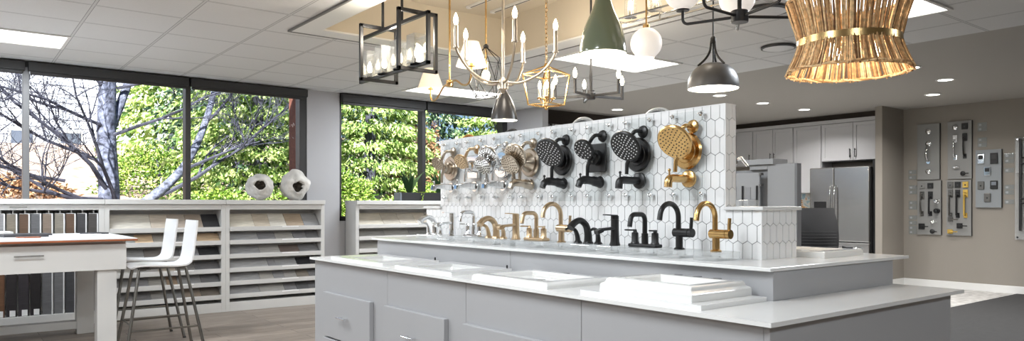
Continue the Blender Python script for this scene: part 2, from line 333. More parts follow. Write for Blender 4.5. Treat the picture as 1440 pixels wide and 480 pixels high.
for (x, y), n in zip(dl, dln):
    t = thing('downlight', 'round white recessed ' + n, 'downlight', (x, y, CZ), 0, 'recessed downlights in the grey ceiling')
    build('trim_ring', MB().lathe([(.075, 0), (.08, -.008), (.1, -.006), (.102, 0)], n=32), M['trimw'], t, smooth=True)
    build('lens', MB().disc((0, 0, -.004), (0, 0, 1), .076, .004, 32), M['led'], t)
    l = bpy.data.lights.new('downlight_lamp', 'AREA'); l.shape = 'DISK'; l.size = .14; l.energy = 13; l.color = (1, .975, .95); l.spread = R(140)
    o = bpy.data.objects.new('downlight_lamp', l); col.objects.link(o); o.parent = t; o.location = (0, 0, -.012)
for (x, y, r), n in zip(((5.95, 3.72, .14), (4.75, 3.07, .15), (5.05, 1.72, .14)), ('left of the twig pendant on the tiled ceiling', 'at the upper edge above the twig pendant left side', 'beside the light panel right of the twig pendant')):
    t = thing('ceiling_disc', 'flat round white ceiling disc ' + n, 'ceiling light', (x, y, CZ), 0, 'flat round ceiling discs')
    build('rim', MB().lathe([(r, 0), (r + .012, -.005), (r + .012, -.022), (r - .004, -.026)], n=36), M['iron'], t, smooth=True)
    build('cover', MB().lathe([(r - .002, -.024), (r * .6, -.036), (0, -.04)], n=36), M['white'], t, smooth=True)
v = thing('ceiling_vent', 'square grey ceiling vent beside the second window', 'vent', (5.47, 8.3, CZ), 0)
f = MB()
for s in (-1, 1): f.box(s * .3, s * .27, -.3, .3, -.012, 0).box(-.27, .27, s * .3, s * .27, -.012, 0)
build('frame', f, M['trimw'], v)
f = MB()
for i in range(14): f.box(-.27, .27, -.265 + i * .039, -.245 + i * .039, -.010, -.002)
build('louvre', f, M['vent'], v)
for x, n in ((3.73, 'left'), (4.0, 'right')):
    t = thing('track_rail', 'white lighting track on the coffer ceiling, %s of the two' % n, 'lighting track', (x, 3.2, CT), 0, 'white lighting tracks in the coffer')
    build('rail', MB().box(-.018, .018, -2.3, 2.24, -.022, 0), M['trimw'], t, bevel=.003)
    build('end_cap', MB().box(-.021, .021, 2.24, 2.27, -.025, 0), M['white'], t, bevel=.003)
    build('slot', MB().box(-.006, .006, -2.28, 2.22, -.0235, -.0215), M['shade'], t)
# ------------------------------------------------------------------ display island
LC, UC = .9, 1.005
IX, IY0, IY1, IXB = 1.675, 1.07, 4.03, 2.79
def pull(mb, p, w, ax):          # bar pull, projecting along -x or -y
    p = Vector(p)
    return mb
def island_unit(y0, y1, label, dy0=None, dy1=None, rows=()):
    t = thing('island_cabinet', label, 'cabinet', (IX, y0, 0), 0, 'grey display island cabinets')
    L = y1 - y0
    near, far = y0 < IY0 + .01, y1 > IY1 - .01; ya = .02 if near else .001; yb = L - .02 if far else L - .001
    b = MB().box(.05, IXB - IX - .002, ya, yb, 0, .09).box(.016, IXB - IX - .002, ya, yb, .09, .76).box(.37, IXB - IX - .002, ya, yb, .76, .884)
    build('body', b, M['isl'], t)
    build('front_panel', MB().box(0, .0155, ya, L - .001, .09, .884), M['isl'], t, bevel=.0012, seg=1)
    if near: build('end_panel', MB().box(0, IXB - IX, .001, .0195, 0, .884), M['isl'], t, bevel=.0012, seg=1)
    if far: build('end_panel', MB().box(.016, IXB - IX, L - .0195, L - .001, 0, .884), M['isl'], t, bevel=.0012, seg=1)
    for z0, z1 in rows:
        d = build('drawer', MB().box(-.024, -.001, dy0 - y0, dy1 - y0, z0, z1), M['isl'], t, bevel=.002)
        c = (dy0 + dy1) / 2 - y0; zc = z1 - .115
        h = MB().tube([(-.052, c - .05, zc), (-.052, c + .05, zc)], .005, 12)
        for s in (-.032, .032): h.cyl((-.052, c + s, zc), (-.024, c + s, zc), .0038, n=10)
        build('handle', h, M['chrome'], d, smooth=True)
    return t
rw = ((.475, .717), (.235, .465), (.1, .225))
island_unit(3.146, 4.03, 'grey island cabinet at the window end with the leftmost drawers', 3.29, 3.86, rw)
island_unit(2.469, 3.146, 'grey island cabinet second from the window end with one chrome pull in view', 2.6, 3.14, rw)
island_unit(1.78, 2.469, 'grey island cabinet third from the window end below the low rectangular sink', 1.925, 2.462, rw)
island_unit(1.07, 1.78, 'plain grey island cabinet at the corner nearest the viewer')
# lower worktop with the two undermount basin openings
holes = [(3.36, 3.70), (2.70, 2.98)]
w = MB(); xa, xb = 1.74, 1.94; z0 = LC - .0125
w.box(1.65, xa, 1.052, 4.048, z0, LC).box(xb, 2.856, 1.052, 4.048, z0, LC)
ys = [1.052] + [q for h in sorted(holes) for q in h] + [4.048]
for a, b in zip(ys[0::2], ys[1::2]): w.box(xa, xb, a, b, z0, LC)
tag(build('worktop', w, M['quartz']), 'long white quartz lower worktop of the island carrying the sinks', 'worktop')
t = thing('island_riser', 'grey raised box on the lower worktop carrying the tap shelf', 'riser', (2.035, 1.29, LC))
build('panel', MB().box(0, .80, 0, 1.345, 0, .092).box(0, .80, 1.347, 2.66, 0, .092), M['isl'], t, bevel=.0012, seg=1)
tag(build('worktop', MB().box(2.01, 2.955, 1.283, 3.985, UC - .012, UC), M['quartz'], bevel=.002), 'white quartz upper worktop of the island below the tile wall', 'worktop')

# ---- basins
def slab(y0, y1, label, hole=None):
    t = thing('worktop_sample', label, 'worktop sample', (1.69, y0, LC), 0, 'sink sample slabs on the island')
    L = y1 - y0; m = MB(); W = .325
    if hole:
        a, b = hole[0] - y0, hole[1] - y0; p, q = xa - 1.69, xb - 1.69
        m.box(0, p, 0, L, 0, .014).box(q, W, 0, L, 0, .014).box(p, q, 0, a, 0, .014).box(p, q, b, L, 0, .014)
    else: m.box(0, W, 0, L, 0, .014)
    build('slab', m, M['quartz'], t)
    if hole: build('stop_pin', MB().cyl((W - .012, .02, .014), (W - .012, .02, .024), .004).ball((W - .012, .02, .024), .0045), M['black'], t, smooth=True)
    if hole:
        b_ = MB(); d = .1
        x0, x1, a, b = p + .001, q - .001, a + .001, b - .001
        b_.add([(x0, a, -.001), (x1, a, -.001), (x1, b, -.001), (x0, b, -.001), (x0 + .03, a + .03, -d), (x1 - .03, a + .03, -d), (x1 - .03, b - .03, -d), (x0 + .03, b - .03, -d)],
               [(4, 5, 6, 7), (0, 4, 7, 3), (1, 2, 6, 5), (0, 1, 5, 4), (3, 7, 6, 2)])
        bo = build('basin', b_, M['porcelain'], t, bevel=.01, seg=3)
        build('drain', MB().disc(((x0 + x1) / 2, (a + b) / 2, -d), (0, 0, 1), .02, .003), M['chrome'], t, smooth=True)
    return t
slab(3.22, 3.84, 'white vanity top sample with sunken basin, at the far window end of the island', (3.36, 3.70))
slab(2.60, 3.10, 'white vanity top sample with sunken basin, second from the window end', (2.70, 2.98))
slab(1.30, 1.80, 'white slab under the tall stepped sink nearest the viewer')
def rings_mesh(m, rings):         # stacked rectangles -> continuous skin
    n = len(rings); vs = []
    for x0, x1, y0, y1, z in rings: vs += [(x0, y0, z), (x1, y0, z), (x1, y1, z), (x0, y1, z)]
    fs = [(4 * i + j, 4 * i + (j + 1) % 4, 4 * i + 4 + (j + 1) % 4, 4 * i + 4 + j) for i in range(n - 1) for j in range(4)]
    fs.append((4 * n - 4, 4 * n - 3, 4 * n - 2, 4 * n - 1)); return m.add(vs, fs)
def ringseq(W, L, prof): return [(i, W - i, i, L - i, z) for i, z in prof]
def sink(x, y0, y1, W, prof, label, z, holes_=()):
    t = thing('drop_in_sink', label, 'sink', (x, y0, z)); L = y1 - y0
    build('basin', rings_mesh(MB(), ringseq(W, L, prof)), M['porcelain'], t, bevel=.004, seg=3)
    zf = prof[-1][1]
    build('drain', MB().lathe([(0, .002), (.018, .002), (.022, 0)], (W * .5, L * .5, zf)), M['chrome'], t, smooth=True)
    for dy in holes_: build('tap_hole', MB().lathe([(0, .0012), (.014, .0012), (.016, 0)], (W - .028, L / 2 + dy, prof[-3][1])), M['dgrey2'], t, smooth=True)
    return t
sink(1.672, 1.955, 2.425, .335, [(0, 0), (0, .012), (.004, .020), (.018, .024), (.05, .024), (.06, .02), (.085, .006)], 'low wide white rectangular sink in the middle of the island worktop', LC, (0,))
sink(1.715, 1.352, 1.735, .30, [(0, 0), (0, .024), (.006, .029), (.012, .030), (.015, .040), (.02, .046), (.055, .046), (.062, .04), (.08, .008)], 'tall white drop-in sink with stepped rim nearest the viewer', LC + .014, (-.08, 0, .08))
sink(2.54, 1.40, 1.80, .29, [(0, 0), (0, .02), (.006, .024), (.05, .024), (.058, .02), (.075, .004)], 'white sink on the upper worktop behind the short tiled pier', UC)

# ---- tiled wall (elongated hexagon tiles)
def clip(poly, x0, x1, y0, y1):
    for k, s, v in ((0, 1, x0), (0, -1, -x1), (1, 1, y0), (1, -1, -y1)):
        out = []
        for i in range(len(poly)):
            a, b = poly[i - 1], poly[i]; da, db = s * a[k] - v, s * b[k] - v
            if (da >= 0) != (db >= 0):
                u = da / (da - db); out.append((a[0] + (b[0] - a[0]) * u, a[1] + (b[1] - a[1]) * u))
            if db >= 0: out.append(b)
        poly = out
        if not poly: return []
    return poly
def tiles(m, o, ux, uy, nrm, W, H, off=0.0, tw=.0405, pk=.0115, st=.054, g=.0013, e=.0025):
    ux, uy, nrm = Vector(ux), Vector(uy), Vector(nrm); pitch = st + pk; r = 0
    y = H - pitch * .6
    rows = int(H / pitch) + 3
    for r in range(rows):
        cy = H - .02 - r * pitch
        for k in range(-2, int(W / tw) + 3):
            cx = off + (k + .5 * (r % 2)) * tw
            a, b, c = tw / 2 - g, st / 2 - g * .3, st / 2 + pk - g * 1.1
            p = clip([(cx - a, cy - b), (cx, cy - c), (cx + a, cy - b), (cx + a, cy + b), (cx, cy + c), (cx - a, cy + b)], 0, W, 0, H)
            if len(p) > 2 and max(q[0] for q in p) - min(q[0] for q in p) > .002 and max(q[1] for q in p) - min(q[1] for q in p) > .002:
                ar = sum(p[i - 1][0] * p[i][1] - p[i][0] * p[i - 1][1] for i in range(len(p)))
                if ar < 0: p = p[::-1]
                m.prism(p, o, ux, uy, nrm * e)
XW, YA, YB, ZT = 2.289, 1.65, 3.64, 1.583
t = thing('tile_wall', 'long white hexagon tiled display wall carrying the shower sets', 'display wall', (XW, YA, UC))
H = ZT - UC; TH = .066; e = .0025
build('core', MB().box(e, TH - e, e, YB - YA, 0, H - .003), M['grout'], t)
m = MB(); tiles(m, (e, YB - YA, .0), (0, -1, 0), (0, 0, 1), (-1, 0, 0), YB - YA, H - .004)
build('front_tiling', m, M['tile'], t)
m = MB(); tiles(m, (e, e, .0), (1, 0, 0), (0, 0, 1), (0, -1, 0), TH - e, H - .004, .02)
build('end_tiling', m, M['tile'], t)
build('back_panel', MB().box(TH - e, TH, 0, YB - YA, 0, H - .003), M['tile'], t)
build('edge_trim', MB().box(-.001, TH + .001, -.001, YB - YA + .001, H - .004, H).box(-.001, .004, -.001, .004, 0, H - .004), M['tile'], t)
def pier(y0, y1, x1, label, capl):
    t = thing('tiled_pier', label, 'tiled pier', (XW, y0, UC)); W = x1 - XW; L = y1 - y0; H = .178
    build('core', MB().box(e, W, e, L, 0, H), M['grout'], t)
    m = MB(); tiles(m, (e, L, 0), (0, -1, 0), (0, 0, 1), (-1, 0, 0), L, H, .012); build('front_tiling', m, M['tile'], t)
    m = MB(); tiles(m, (e, e, 0), (1, 0, 0), (0, 0, 1), (0, -1, 0), W - e, H, .01); build('end_tiling', m, M['tile'], t)
    build('edge_trim', MB().box(-.001, .003, -.001, .003, 0, H), M['tile'], t)
    build('cap', MB().box(-.014, W + .014, -.014, L + (0 if y0 < YA else .014), H, H + .013), M['quartz'], t, bevel=.002)
pier(1.497, YA - .001, 2.515, 'short white tiled pier with a white cap at the near end of the tile wall', '')
pier(YB + .001, 3.80, 2.515, 'short white tiled pier with a white cap at the window end of the tile wall', '')
tag(build('acrylic_block', MB().box(2.33, 2.40, 1.58, 1.635, UC + .191, UC + .215), M['acry'], bevel=.002), 'clear acrylic block on the cap of the near tiled pier', 'display block')
t = thing('shower_valve', 'polished chrome shower valve on the rear of the tile wall end', 'shower valve', (XW + TH, 1.70, 1.37))
build('plate', MB().disc((0, 0, 0), (1, 0, 0), .05, .008), M['chrome'], t, smooth=True)
build('hub', MB().lathe([(.03, 0), (.026, .03), (.018, .05), (0, .055)], (.008, 0, 0), (1, 0, 0)), M['chrome'], t, smooth=True)
build('lever', MB().tube([(.045, 0, 0), (.055, -.035, .012), (.06, -.06, -.02)], [.009, .007, .005]), M['chrome'], t, smooth=True)

# ---- hanging mirrors on the back of the wall, rims showing above it
def rim(y, zc, r, kind, label):
    t = thing('round_mirror', label, 'mirror', (XW + TH + .004, y, zc)); q = M[kind]
    build('glass', MB().disc((.006, 0, 0), (1, 0, 0), r * .72, .006, 40), M['mirror'], t, smooth=True)
    build('backing', MB().disc((0, 0, 0), (1, 0, 0), r * .9, .006, 40), M['shade'], t, smooth=True)
    m = MB()
    for i in range(56):
        a = 2 * math.pi * i / 56; c, s = math.cos(a), math.sin(a)
        m.tube([(.012, r * .70 * c, r * .70 * s), (.02, r * .86 * c, r * .86 * s), (.012, r * c, r * s)], [.004, .0075, .005], 6)
    m.tube([(.012, r * 1.0 * math.cos(2 * math.pi * i / 60), r * math.sin(2 * math.pi * i / 60)) for i in range(60)], .005, 6, True)
    m.tube([(.012, r * .7 * math.cos(2 * math.pi * i / 60), r * .7 * math.sin(2 * math.pi * i / 60)) for i in range(60)], .005, 6, True)
    build('rim', m, q, t, smooth=True)
rim(3.47, 1.50, .108, 'rattan', 'orange rattan rimmed mirror peeking over the window end of the tile wall')
rim(3.06, 1.50, .106, 'black', 'black beaded rim peeking over the tile wall beneath the black cone pendant')
rim(2.51, 1.50, .116, 'beads', 'silver beaded rim peeking over the tile wall beneath the grey candle chandelier')
rim(2.05, 1.50, .112, 'beads', 'silver beaded rim peeking over the tile wall left of the gold shower head')

# ------------------------------------------------------------------ shower sets
SY = [1.80, 2.055, 2.29, 2.53, 2.77, 2.995, 3.25, 3.485]
names = ['gold', 'matte black rain', 'small matte black', 'large matte black dotted', 'brushed nickel', 'two piece nickel', 'small bronze', 'chrome']
mats_ = ['gold', 'black', 'black', 'black', 'nickel', 'chrome', 'bronze', 'nickel']
where = ['at the right end of the tile wall', 'second from the right on the tile wall', 'third from the right on the tile wall', 'fourth from the right on the tile wall',
         'fourth from the left on the tile wall', 'third from the left on the tile wall', 'second from the left on the tile wall', 'at the left end of the tile wall']
hr = [.074, .071, .05, .077, .066, .066, .045, .042]
squareplate = [0, 0, 1, 0, 0, 0, 1, 0]
for i, y in enumerate(SY):
    mt = M[mats_[i]]; F = XW - .022
    # clear board on four pegs
    t = thing('acrylic_board', 'clear acrylic mounting board behind the shower set ' + where[i], 'display board', (XW, y + .012, 1.235), 0, 'clear boards on the tile wall')
    build('sheet', MB().box(-.020, -.016, -.078, .078, -.015, .33), M['clear'], t)
    for a in (-.068, .068):
        for z in (.008, .316):
            build('peg', MB().lathe([(.005, 0), (.005, .016), (.009, .0165), (.009, .026), (.004, .029), (.003, .04), (0, .042)], (0, a, z), (-1, 0, 0), 12), M['chrome'], t, smooth=True)
    # shower head on arm
    r = hr[i] * .96; hx = -.078 if i in (0, 1, 3) else -.09; hz = 1.445 if i not in (6, 7) else 1.437
    if i == 5: hz = 1.45
    t = thing('overhead_shower', names[i] + ' shower head ' + where[i], 'shower head', (F, y - .018, 1.505), 0, 'shower heads on the tile wall')
    build('flange', MB().lathe([(0, .014), (.012, .014), (.024, .008), (.027, 0)], (0, 0, 0), (-1, 0, 0)), mt, t, smooth=True)
    n = Vector((-.80, -.14, -.50)).normalized()
    c = Vector((hx, .024, hz - 1.505)); back = c - n * .03
    build('arm', MB().tube(spline([(0, 0, 0), (-.035, 0, .002), (-.06, 0, -.008), tuple(back)], 6), .0085, 12), mt, t, smooth=True)
    hd = build('head', MB().lathe([(0, -.034), (.014, -.032), (.02, -.022), (r * .55, -.014), (r * .94, -.008), (r, -.002), (r, .006), (r * .94, .010), (0, .010)], c, n, 40), mt, t, smooth=True)
    q = n.to_track_quat('Z', 'Y').to_matrix(); m = MB(); rings = 5 if r > .06 else 3
    for k in range(1, rings + 1):
        cnt = 4 * k + 1; rr = r * .80 * k / rings
        for j in range(cnt):
            a = 2 * math.pi * (j + .5 * (k % 2)) / cnt
            m.lathe([(.0028, 0), (.0024, .0018), (0, .0022)], c + q @ Vector((rr * math.cos(a), rr * math.sin(a), .010)), n, 6)
    build('nozzles', m, M['nozz'] if mats_[i] == 'black' else M['nozzd'], hd)
    if i in (4, 5):   # combined hand shower clipped beneath
        c2 = c + Vector((-.012, .03, -.045)); 
        h2 = build('hand_shower', MB().lathe([(0, -.03), (.016, -.026), (r * .8, -.008), (r * .86, 0), (r * .8, .008), (0, .010)], c2, n, 32).tube([c2 - n * .02, c2 + Vector((.02, 0, -.05)), c2 + Vector((.03, 0, -.10))], [.012, .009, .008], 12), M['nickel'] if i == 4 else M['chrome'], t, smooth=True)
        m = MB()
        for k in range(1, 5):
            for j in range(4 * k + 1):
                a = 2 * math.pi * j / (4 * k + 1); m.lathe([(.0028, 0), (.0024, .0018), (0, .0022)], c2 + q @ Vector((r * .17 * k * math.cos(a), r * .17 * k * math.sin(a), .0095)), n, 6)
        build('nozzles', m, M['nozzd'], h2)
    # valve trim
    z = 1.412
    t = thing('shower_valve', names[i] + ' shower valve trim ' + where[i], 'shower valve', (F, y + .012, z), 0, 'shower valves on the tile wall')
    pr = .072
    if squareplate[i]:
        build('plate', MB().box(-.008, 0, -.055, .055, -.065, .062), mt if squareplate[i] == 1 and mats_[i] == 'black' else M['chrome'], t, bevel=.014 if mats_[i] == 'black' else .006, seg=4)
        if i == 6: mt = M['chrome']
    else:
        build('plate', MB().lathe([(0, .012), (pr * .62, .012), (pr * .66, .008), (pr * .9, .008), (pr, 0)], (0, 0, 0), (-1, 0, 0), 44), mt, t, smooth=True)
    if i == 4:
        build('hub', MB().lathe([(.05, .008), (.03, .03), (.018, .055), (.008, .062), (0, .063)], (0, 0, 0), (-1, 0, 0), 32), mt, t, smooth=True)
    else:
        build('hub', MB().lathe([(.034, .006), (.033, .028), (.022, .034), (.02, .05), (0, .052)], (0, 0, 0), (-1, 0, 0), 32), mt, t, smooth=True)
    build('lever', MB().tube([(-.046, 0, -.005), (-.052, .012, -.04), (-.05, .016, -.082)], [.010, .008, .0075], 12), mt, t, smooth=True)
    # tub spout
    mt = M['chrome'] if i >= 5 else M[mats_[i]]
    t = thing('tub_spout', ('chrome' if i >= 5 else names[i].split(' rain')[0].replace(' dotted', '').replace('large ', '').replace('small ', '')) + ' bath spout ' + where[i], 'bath spout', (F, y, 1.303), 0, 'bath spouts on the tile wall')
    if i < 2:
        build('flange', MB().lathe([(0, .012), (.03, .012), (.034, .009), (.034, 0)], (0, 0, 0), (-1, 0, 0)), mt, t, smooth=True)
        build('spout', MB().tube(spline([(0, 0, 0), (-.06, 0, 0), (-.105, 0, 0), (-.122, 0, -.008), (-.126, 0, -.034)], 5), .0155, 16), mt, t, smooth=True)
    elif i < 5:
        build('flange', MB().lathe([(0, .008), (.024, .008), (.027, .0)], (0, 0, 0), (-1, 0, 0)), mt, t, smooth=True)
        build('spout', MB().tube(spline([(0, 0, -.004), (-.04, 0, .004), (-.09, 0, .008), (-.118, 0, .0), (-.13, 0, -.022)], 5), [.024] * 6 + [.02] * 6 + [.0165] * 5 + [.014] * 4, 16, flat=.85), mt, t, smooth=True)
    else:
        build('flange', MB().disc((0, 0, 0), (-1, 0, 0), .028, .008), mt, t, smooth=True)
        m = MB().prism([(0, .018), (-.06, .02), (-.13, .012), (-.134, -.02), (-.115, -.02), (-.11, -.006), (-.05, -.012), (0, -.02)], (0, -.018, 0), (1, 0, 0), (0, 0, 1), (0, .036, 0))
        build('spout', m, mt, t, bevel=.006, seg=3)
    build('diverter', MB().cyl((-.118, 0, .008), (-.118, 0, .03), .0035, n=10).ball((-.118, 0, .031), .006), mt, t, smooth=True)

# ------------------------------------------------------------------ basin taps on clear blocks
TX, TZ = 2.16, 1.0352
def block(y, w, n):
    tag(build('acrylic_block', MB().box(-.065, .075, -w, w, 0, .03), M['acry'], loc=(TX, y, UC), bevel=.002), 'clear acrylic block under the ' + n.split(' with')[0].split(' on')[0].split(',')[0].split(' at')[0], 'display block', 'clear blocks under the basin taps')
def hiarc(y, k, n):
    t = thing('basin_tap', n, 'tap', (TX, y, TZ), 0, 'basin taps on the upper worktop'); m = M[k]
    build('body', MB().lathe([(.02, 0), (.02, .004), (.0135, .008), (.0135, .055), (0, .055)], n=24).cyl((0, -.045, .063), (0, .022, .063), .0165), m, t, smooth=True)
    pts = [(0, .004, .06), (0, .004, .12)] + arc((-.052, .004, .12), .052, 0, 165, 14, (1, 0, 0), (0, 0, 1)); last = Vector(pts[-1])
    pts.append(last + Vector((-.004, 0, -.022)))
    build('spout', MB().tube(pts, .0098, 14), m, t, smooth=True)
    h = build('handle', MB().cyl((0, -.047, .063), (0, -.062, .063), .0165), m, t, smooth=True)
    build('lever', MB().tube([(.0, -.054, .066), (.002, -.056, .12)], [.0062, .0062], 12), m, h, smooth=True)
    block(y, .05, n)
def column(y, k, n):
    t = thing('basin_tap', n, 'tap', (TX, y, TZ), 0, 'basin taps on the upper worktop'); m = M[k]
    build('body', MB().lathe([(.022, 0), (.022, .004), (.0185, .016), (.0165, .06), (.0165, .108), (0, .108)], n=24), m, t, smooth=True)
    build('spout', MB().bar((0, 0, .072), (-.088, 0, .066), .024, .012).bar((-.075, 0, .066), (-.108, 0, .055), .027, .017), m, t, bevel=.004, seg=3)
    build('handle', MB().cyl((0, 0, .1085), (0, 0, .122), .0165).bar((.008, 0, .1235), (-.06, 0, .127), .02, .0045), m, t, smooth=True)
    block(y, .04, n)
def centerset(y, k, n, square=True):
    t = thing('basin_tap', n, 'tap', (TX, y, TZ), 0, 'basin taps on the upper worktop'); m = M[k]
    build('base_plate', MB().box(-.022, .022, -.072, .072, 0, .014), m, t, bevel=.005, seg=3)
    pts = [(0, 0, .012), (0, 0, .10)] + arc((-.024, 0, .106), .024, 0, 90, 6, (1, 0, 0), (0, 0, 1)) + arc((-.058, 0, .106), .024, 90, 165, 6, (1, 0, 0), (0, 0, 1))
    last = Vector(pts[-1]); pts.append(last + Vector((-.006, 0, -.03)))
    build('spout', MB().tube(pts, .0095, 14).cyl((0, 0, .012), (0, 0, .055), .0135), m, t, smooth=True)
    for s in (-1, 1):
        h = build('handle', MB().lathe([(.018, 0), (.014, .008), (.0135, .042), (.008, .045), (.006, .056), (0, .056)], (0, s * .052, .014)), m, t, smooth=True)
        build('lever', MB().bar((.006, s * .052, .066), (-.045, s * (.052 + .012), .068), .011, .006), m, h, bevel=.002)
    block(y, .078, n)
def swoop(y, k, n):
    t = thing('basin_tap', n, 'tap', (TX, y, TZ), 0, 'basin taps on the upper worktop'); m = M[k]
    pts = spline([(.012, 0, 0), (.010, 0, .045), (-.004, 0, .082), (-.036, 0, .10), (-.07, 0, .09), (-.092, 0, .07)], 6)
    build('spout', MB().tube(pts, [.0165 - .004 * math.sin(math.pi * i / (len(pts) - 1)) for i in range(len(pts))], 16, flat=1.15).lathe([(.023, 0), (.022, .006), (.016, .012)], (.012, 0, 0)), m, t, smooth=True)
    for s in (-1, 1):
        pts = spline([(.01, s * .062, 0), (.008, s * .064, .03), (-.004, s * .068, .058), (-.03, s * .074, .066), (-.05, s * .078, .06)], 5)
        build('handle', MB().tube(pts, lerp(.0125, .0045, len(pts)), 12).lathe([(.02, 0), (.018, .005), (.012, .012)], (.01, s * .062, 0)), m, t, smooth=True)
    block(y, .085, n)
hiarc(1.597, 'gold', 'gold high arc tap with side lever at the right end of the tap row')
hiarc(1.762, 'black', 'matte black high arc tap with side lever beside the gold tap')
centerset(1.932, 'black', 'matte black two handle tap on a base plate, third from the right')
column(2.095, 'black', 'matte black square column tap with flat top lever')
swoop(2.265, 'black', 'matte black swooping tap with two curved handles')
hiarc(2.425, 'bronze', 'champagne bronze high arc tap with round side handle')
centerset(2.60, 'bronze', 'champagne bronze two handle tap on a base plate')
column(2.755, 'bronze', 'champagne bronze column tap with flat top lever')
swoop(2.93, 'bronze', 'champagne bronze swooping tap with two curved handles')
centerset(3.11, 'chrome', 'polished chrome two handle tap on a base plate, third from the left')
column(3.315, 'chrome', 'polished chrome column tap with flat top lever, second from the left')
swoop(3.51, 'chrome', 'polished chrome swooping tap at the left end of the tap row')
# ------------------------------------------------------------------ shelving along the windows
YC = 8.415; D = .30; HT = 1.213
def carcass(x0, x1, label, cubby=False, rows=(), left_face=True):
    t = thing('display_cabinet', label, 'cabinet', (x0, YC, 0), 0, 'light grey display cabinets under the windows')
    W = x1 - x0; b = MB()
    b.box(.0, .045, 0, D, 0, HT).box(W - .045, W, 0, D, 0, HT).box(.045, W - .045, D - .015, D, 0, HT).box(.045, W - .045, 0, D - .015, HT - .06, HT)
    b.box(.045, W - .045, 0, D - .015, 0, .105)
    build('carcass', b, M['cab'], t, bevel=.002, seg=1)
    build('top', MB().box(0.001, W - .001, -.03, D + .03, HT, HT + .05), M['cab'], t, bevel=.003)
    return t
def lab(i, n):
    return ['first', 'second', 'third', 'fourth', 'fifth', 'sixth', 'seventh', 'eighth', 'ninth', 'tenth', 'eleventh', 'twelfth'][i] + ' from left'
smats = {}
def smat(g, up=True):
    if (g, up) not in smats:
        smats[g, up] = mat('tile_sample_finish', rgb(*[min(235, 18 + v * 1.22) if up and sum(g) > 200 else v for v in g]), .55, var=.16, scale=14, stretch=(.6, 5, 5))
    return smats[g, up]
def shade_name(g):
    s = sum(g) / 3; warm = g[0] - g[2]
    tone = 'charcoal' if s < 65 else 'dark grey' if s < 95 else 'mid grey' if s < 125 else 'pale grey'
    if warm > 18: tone = 'dark brown' if s < 80 else 'brown' if s < 110 else 'tan'
    elif warm > 9: tone = 'greige' if s > 100 else 'brown grey'
    return tone
rown = ['top', 'second', 'third', 'fourth', 'fifth', 'lowest']
LIPS = [.935, .783, .625, .468, .32, .172]
def shelves(t, x0, x1, rows, where, lips=LIPS, dzs=None):
    W = x1 - x0
    for r, (z, row) in enumerate(zip(lips, rows)):
        z0, z1 = z - .025, z + .024
        dep = .15 if r else .2
        rise = .185 if r == 0 else .118
        # shelf: front lip + sloped board
        m = MB().box(.045, W - .045, -.004, .014, z0, z1)
        m.prism([(.014, z0 + .006), (dep, z0 + rise), (dep, z0 + rise + .012), (.014, z0 + .018)], (.045, 0, 0), (0, 1, 0), (0, 0, 1), (W - .09, 0, 0))
        build('sloped_shelf', m, M['cab'], t, bevel=.0015, seg=1)
        build('label_strip', MB().box(W * .55, W * .72, -.006, -.004, z1 - .014, z1 - .002), M['paper'], t)
        slope = math.atan2(rise, dep - .014); ln = (dep - .03) / math.cos(slope) * .97
        proto = None
        for i, (a, b, g) in enumerate(row):
            xa_, xb_ = x0 + .048 + a * (W - .096), x0 + .048 + b * (W - .096) - .003
            n = MB().box(0, xb_ - xa_, 0, ln, 0, .009)
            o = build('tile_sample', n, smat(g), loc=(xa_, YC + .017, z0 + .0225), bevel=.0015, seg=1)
            o.rotation_euler.x = slope
            tag(o, '%s tile sample, %s, %s shelf of the %s' % (shade_name([18 + v * 1.22 if sum(g) > 200 else v for v in g]), lab(i, len(row)), rown[r], where), 'tile sample', 'tile samples on the ' + where)
def row(bounds, cols):
    return [(bounds[i], bounds[i + 1], cols[i]) for i in range(len(cols))]
t = carcass(1.246, 2.445, 'light grey cabinet with six sloped shelves, behind the white stools')
shelves(t, 1.246, 2.445, [
    row([0, .36, .52, .68, .84, 1], [(150, 146, 138), (142, 133, 122), (128, 119, 110), (112, 102, 92), (52, 52, 55)]),
    row([0, .22, .38, .5, .62, .78, 1], [(120, 120, 118), (164, 142, 116), (122, 118, 112), (96, 96, 97), (112, 110, 108), (150, 130, 106)]),
    row([0, .3, .5, .62, .8, 1], [(106, 106, 107), (88, 84, 82), (70, 70, 72), (98, 98, 100), (54, 54, 56)]),
    row([0, .2, .42, .58, .76, 1], [(128, 126, 122), (110, 108, 106), (120, 112, 102), (88, 86, 84), (74, 73, 74)]),
    row([0, .18, .34, .5, .6, .82, 1], [(118, 118, 119), (106, 106, 108), (124, 122, 118), (116, 100, 84), (110, 110, 111), (82, 82, 84)]),
    row([0, .2, .36, .5, .66, .82, 1], [(112, 112, 114), (96, 96, 98), (120, 118, 116), (104, 104, 105), (110, 100, 90), (92, 86, 80)]),
], 'cabinet behind the stools')
t = carcass(2.446, 3.62, 'light grey cabinet with six sloped shelves, below the two hollow stones')
shelves(t, 2.446, 3.62, [
    row([0, .27, .44, .62, .82, 1], [(150, 145, 134), (140, 131, 118), (152, 148, 140), (122, 108, 92), (104, 104, 105)]),
    row([0, .31, .5, .7, .85, 1], [(118, 118, 119), (98, 98, 100), (122, 120, 116), (94, 94, 96), (80, 80, 82)]),
    row([0, .33, .55, .77, 1], [(112, 112, 113), (124, 122, 119), (76, 66, 62), (88, 88, 90)]),
    row([0, .42, .5, .74, .9, 1], [(128, 128, 129), (110, 110, 112), (118, 118, 119), (50, 50, 53), (64, 64, 66)]),
    row([0, .33, .48, .6, .74, .88, 1], [(122, 122, 123), (132, 130, 126), (112, 112, 114), (126, 124, 122), (106, 100, 92), (94, 94, 96)]),
    row([0, .33, .6, .74, .88, 1], [(116, 116, 117), (128, 127, 125), (100, 100, 102), (72, 72, 74), (84, 84, 86)]),
], 'cabinet below the hollow stones')
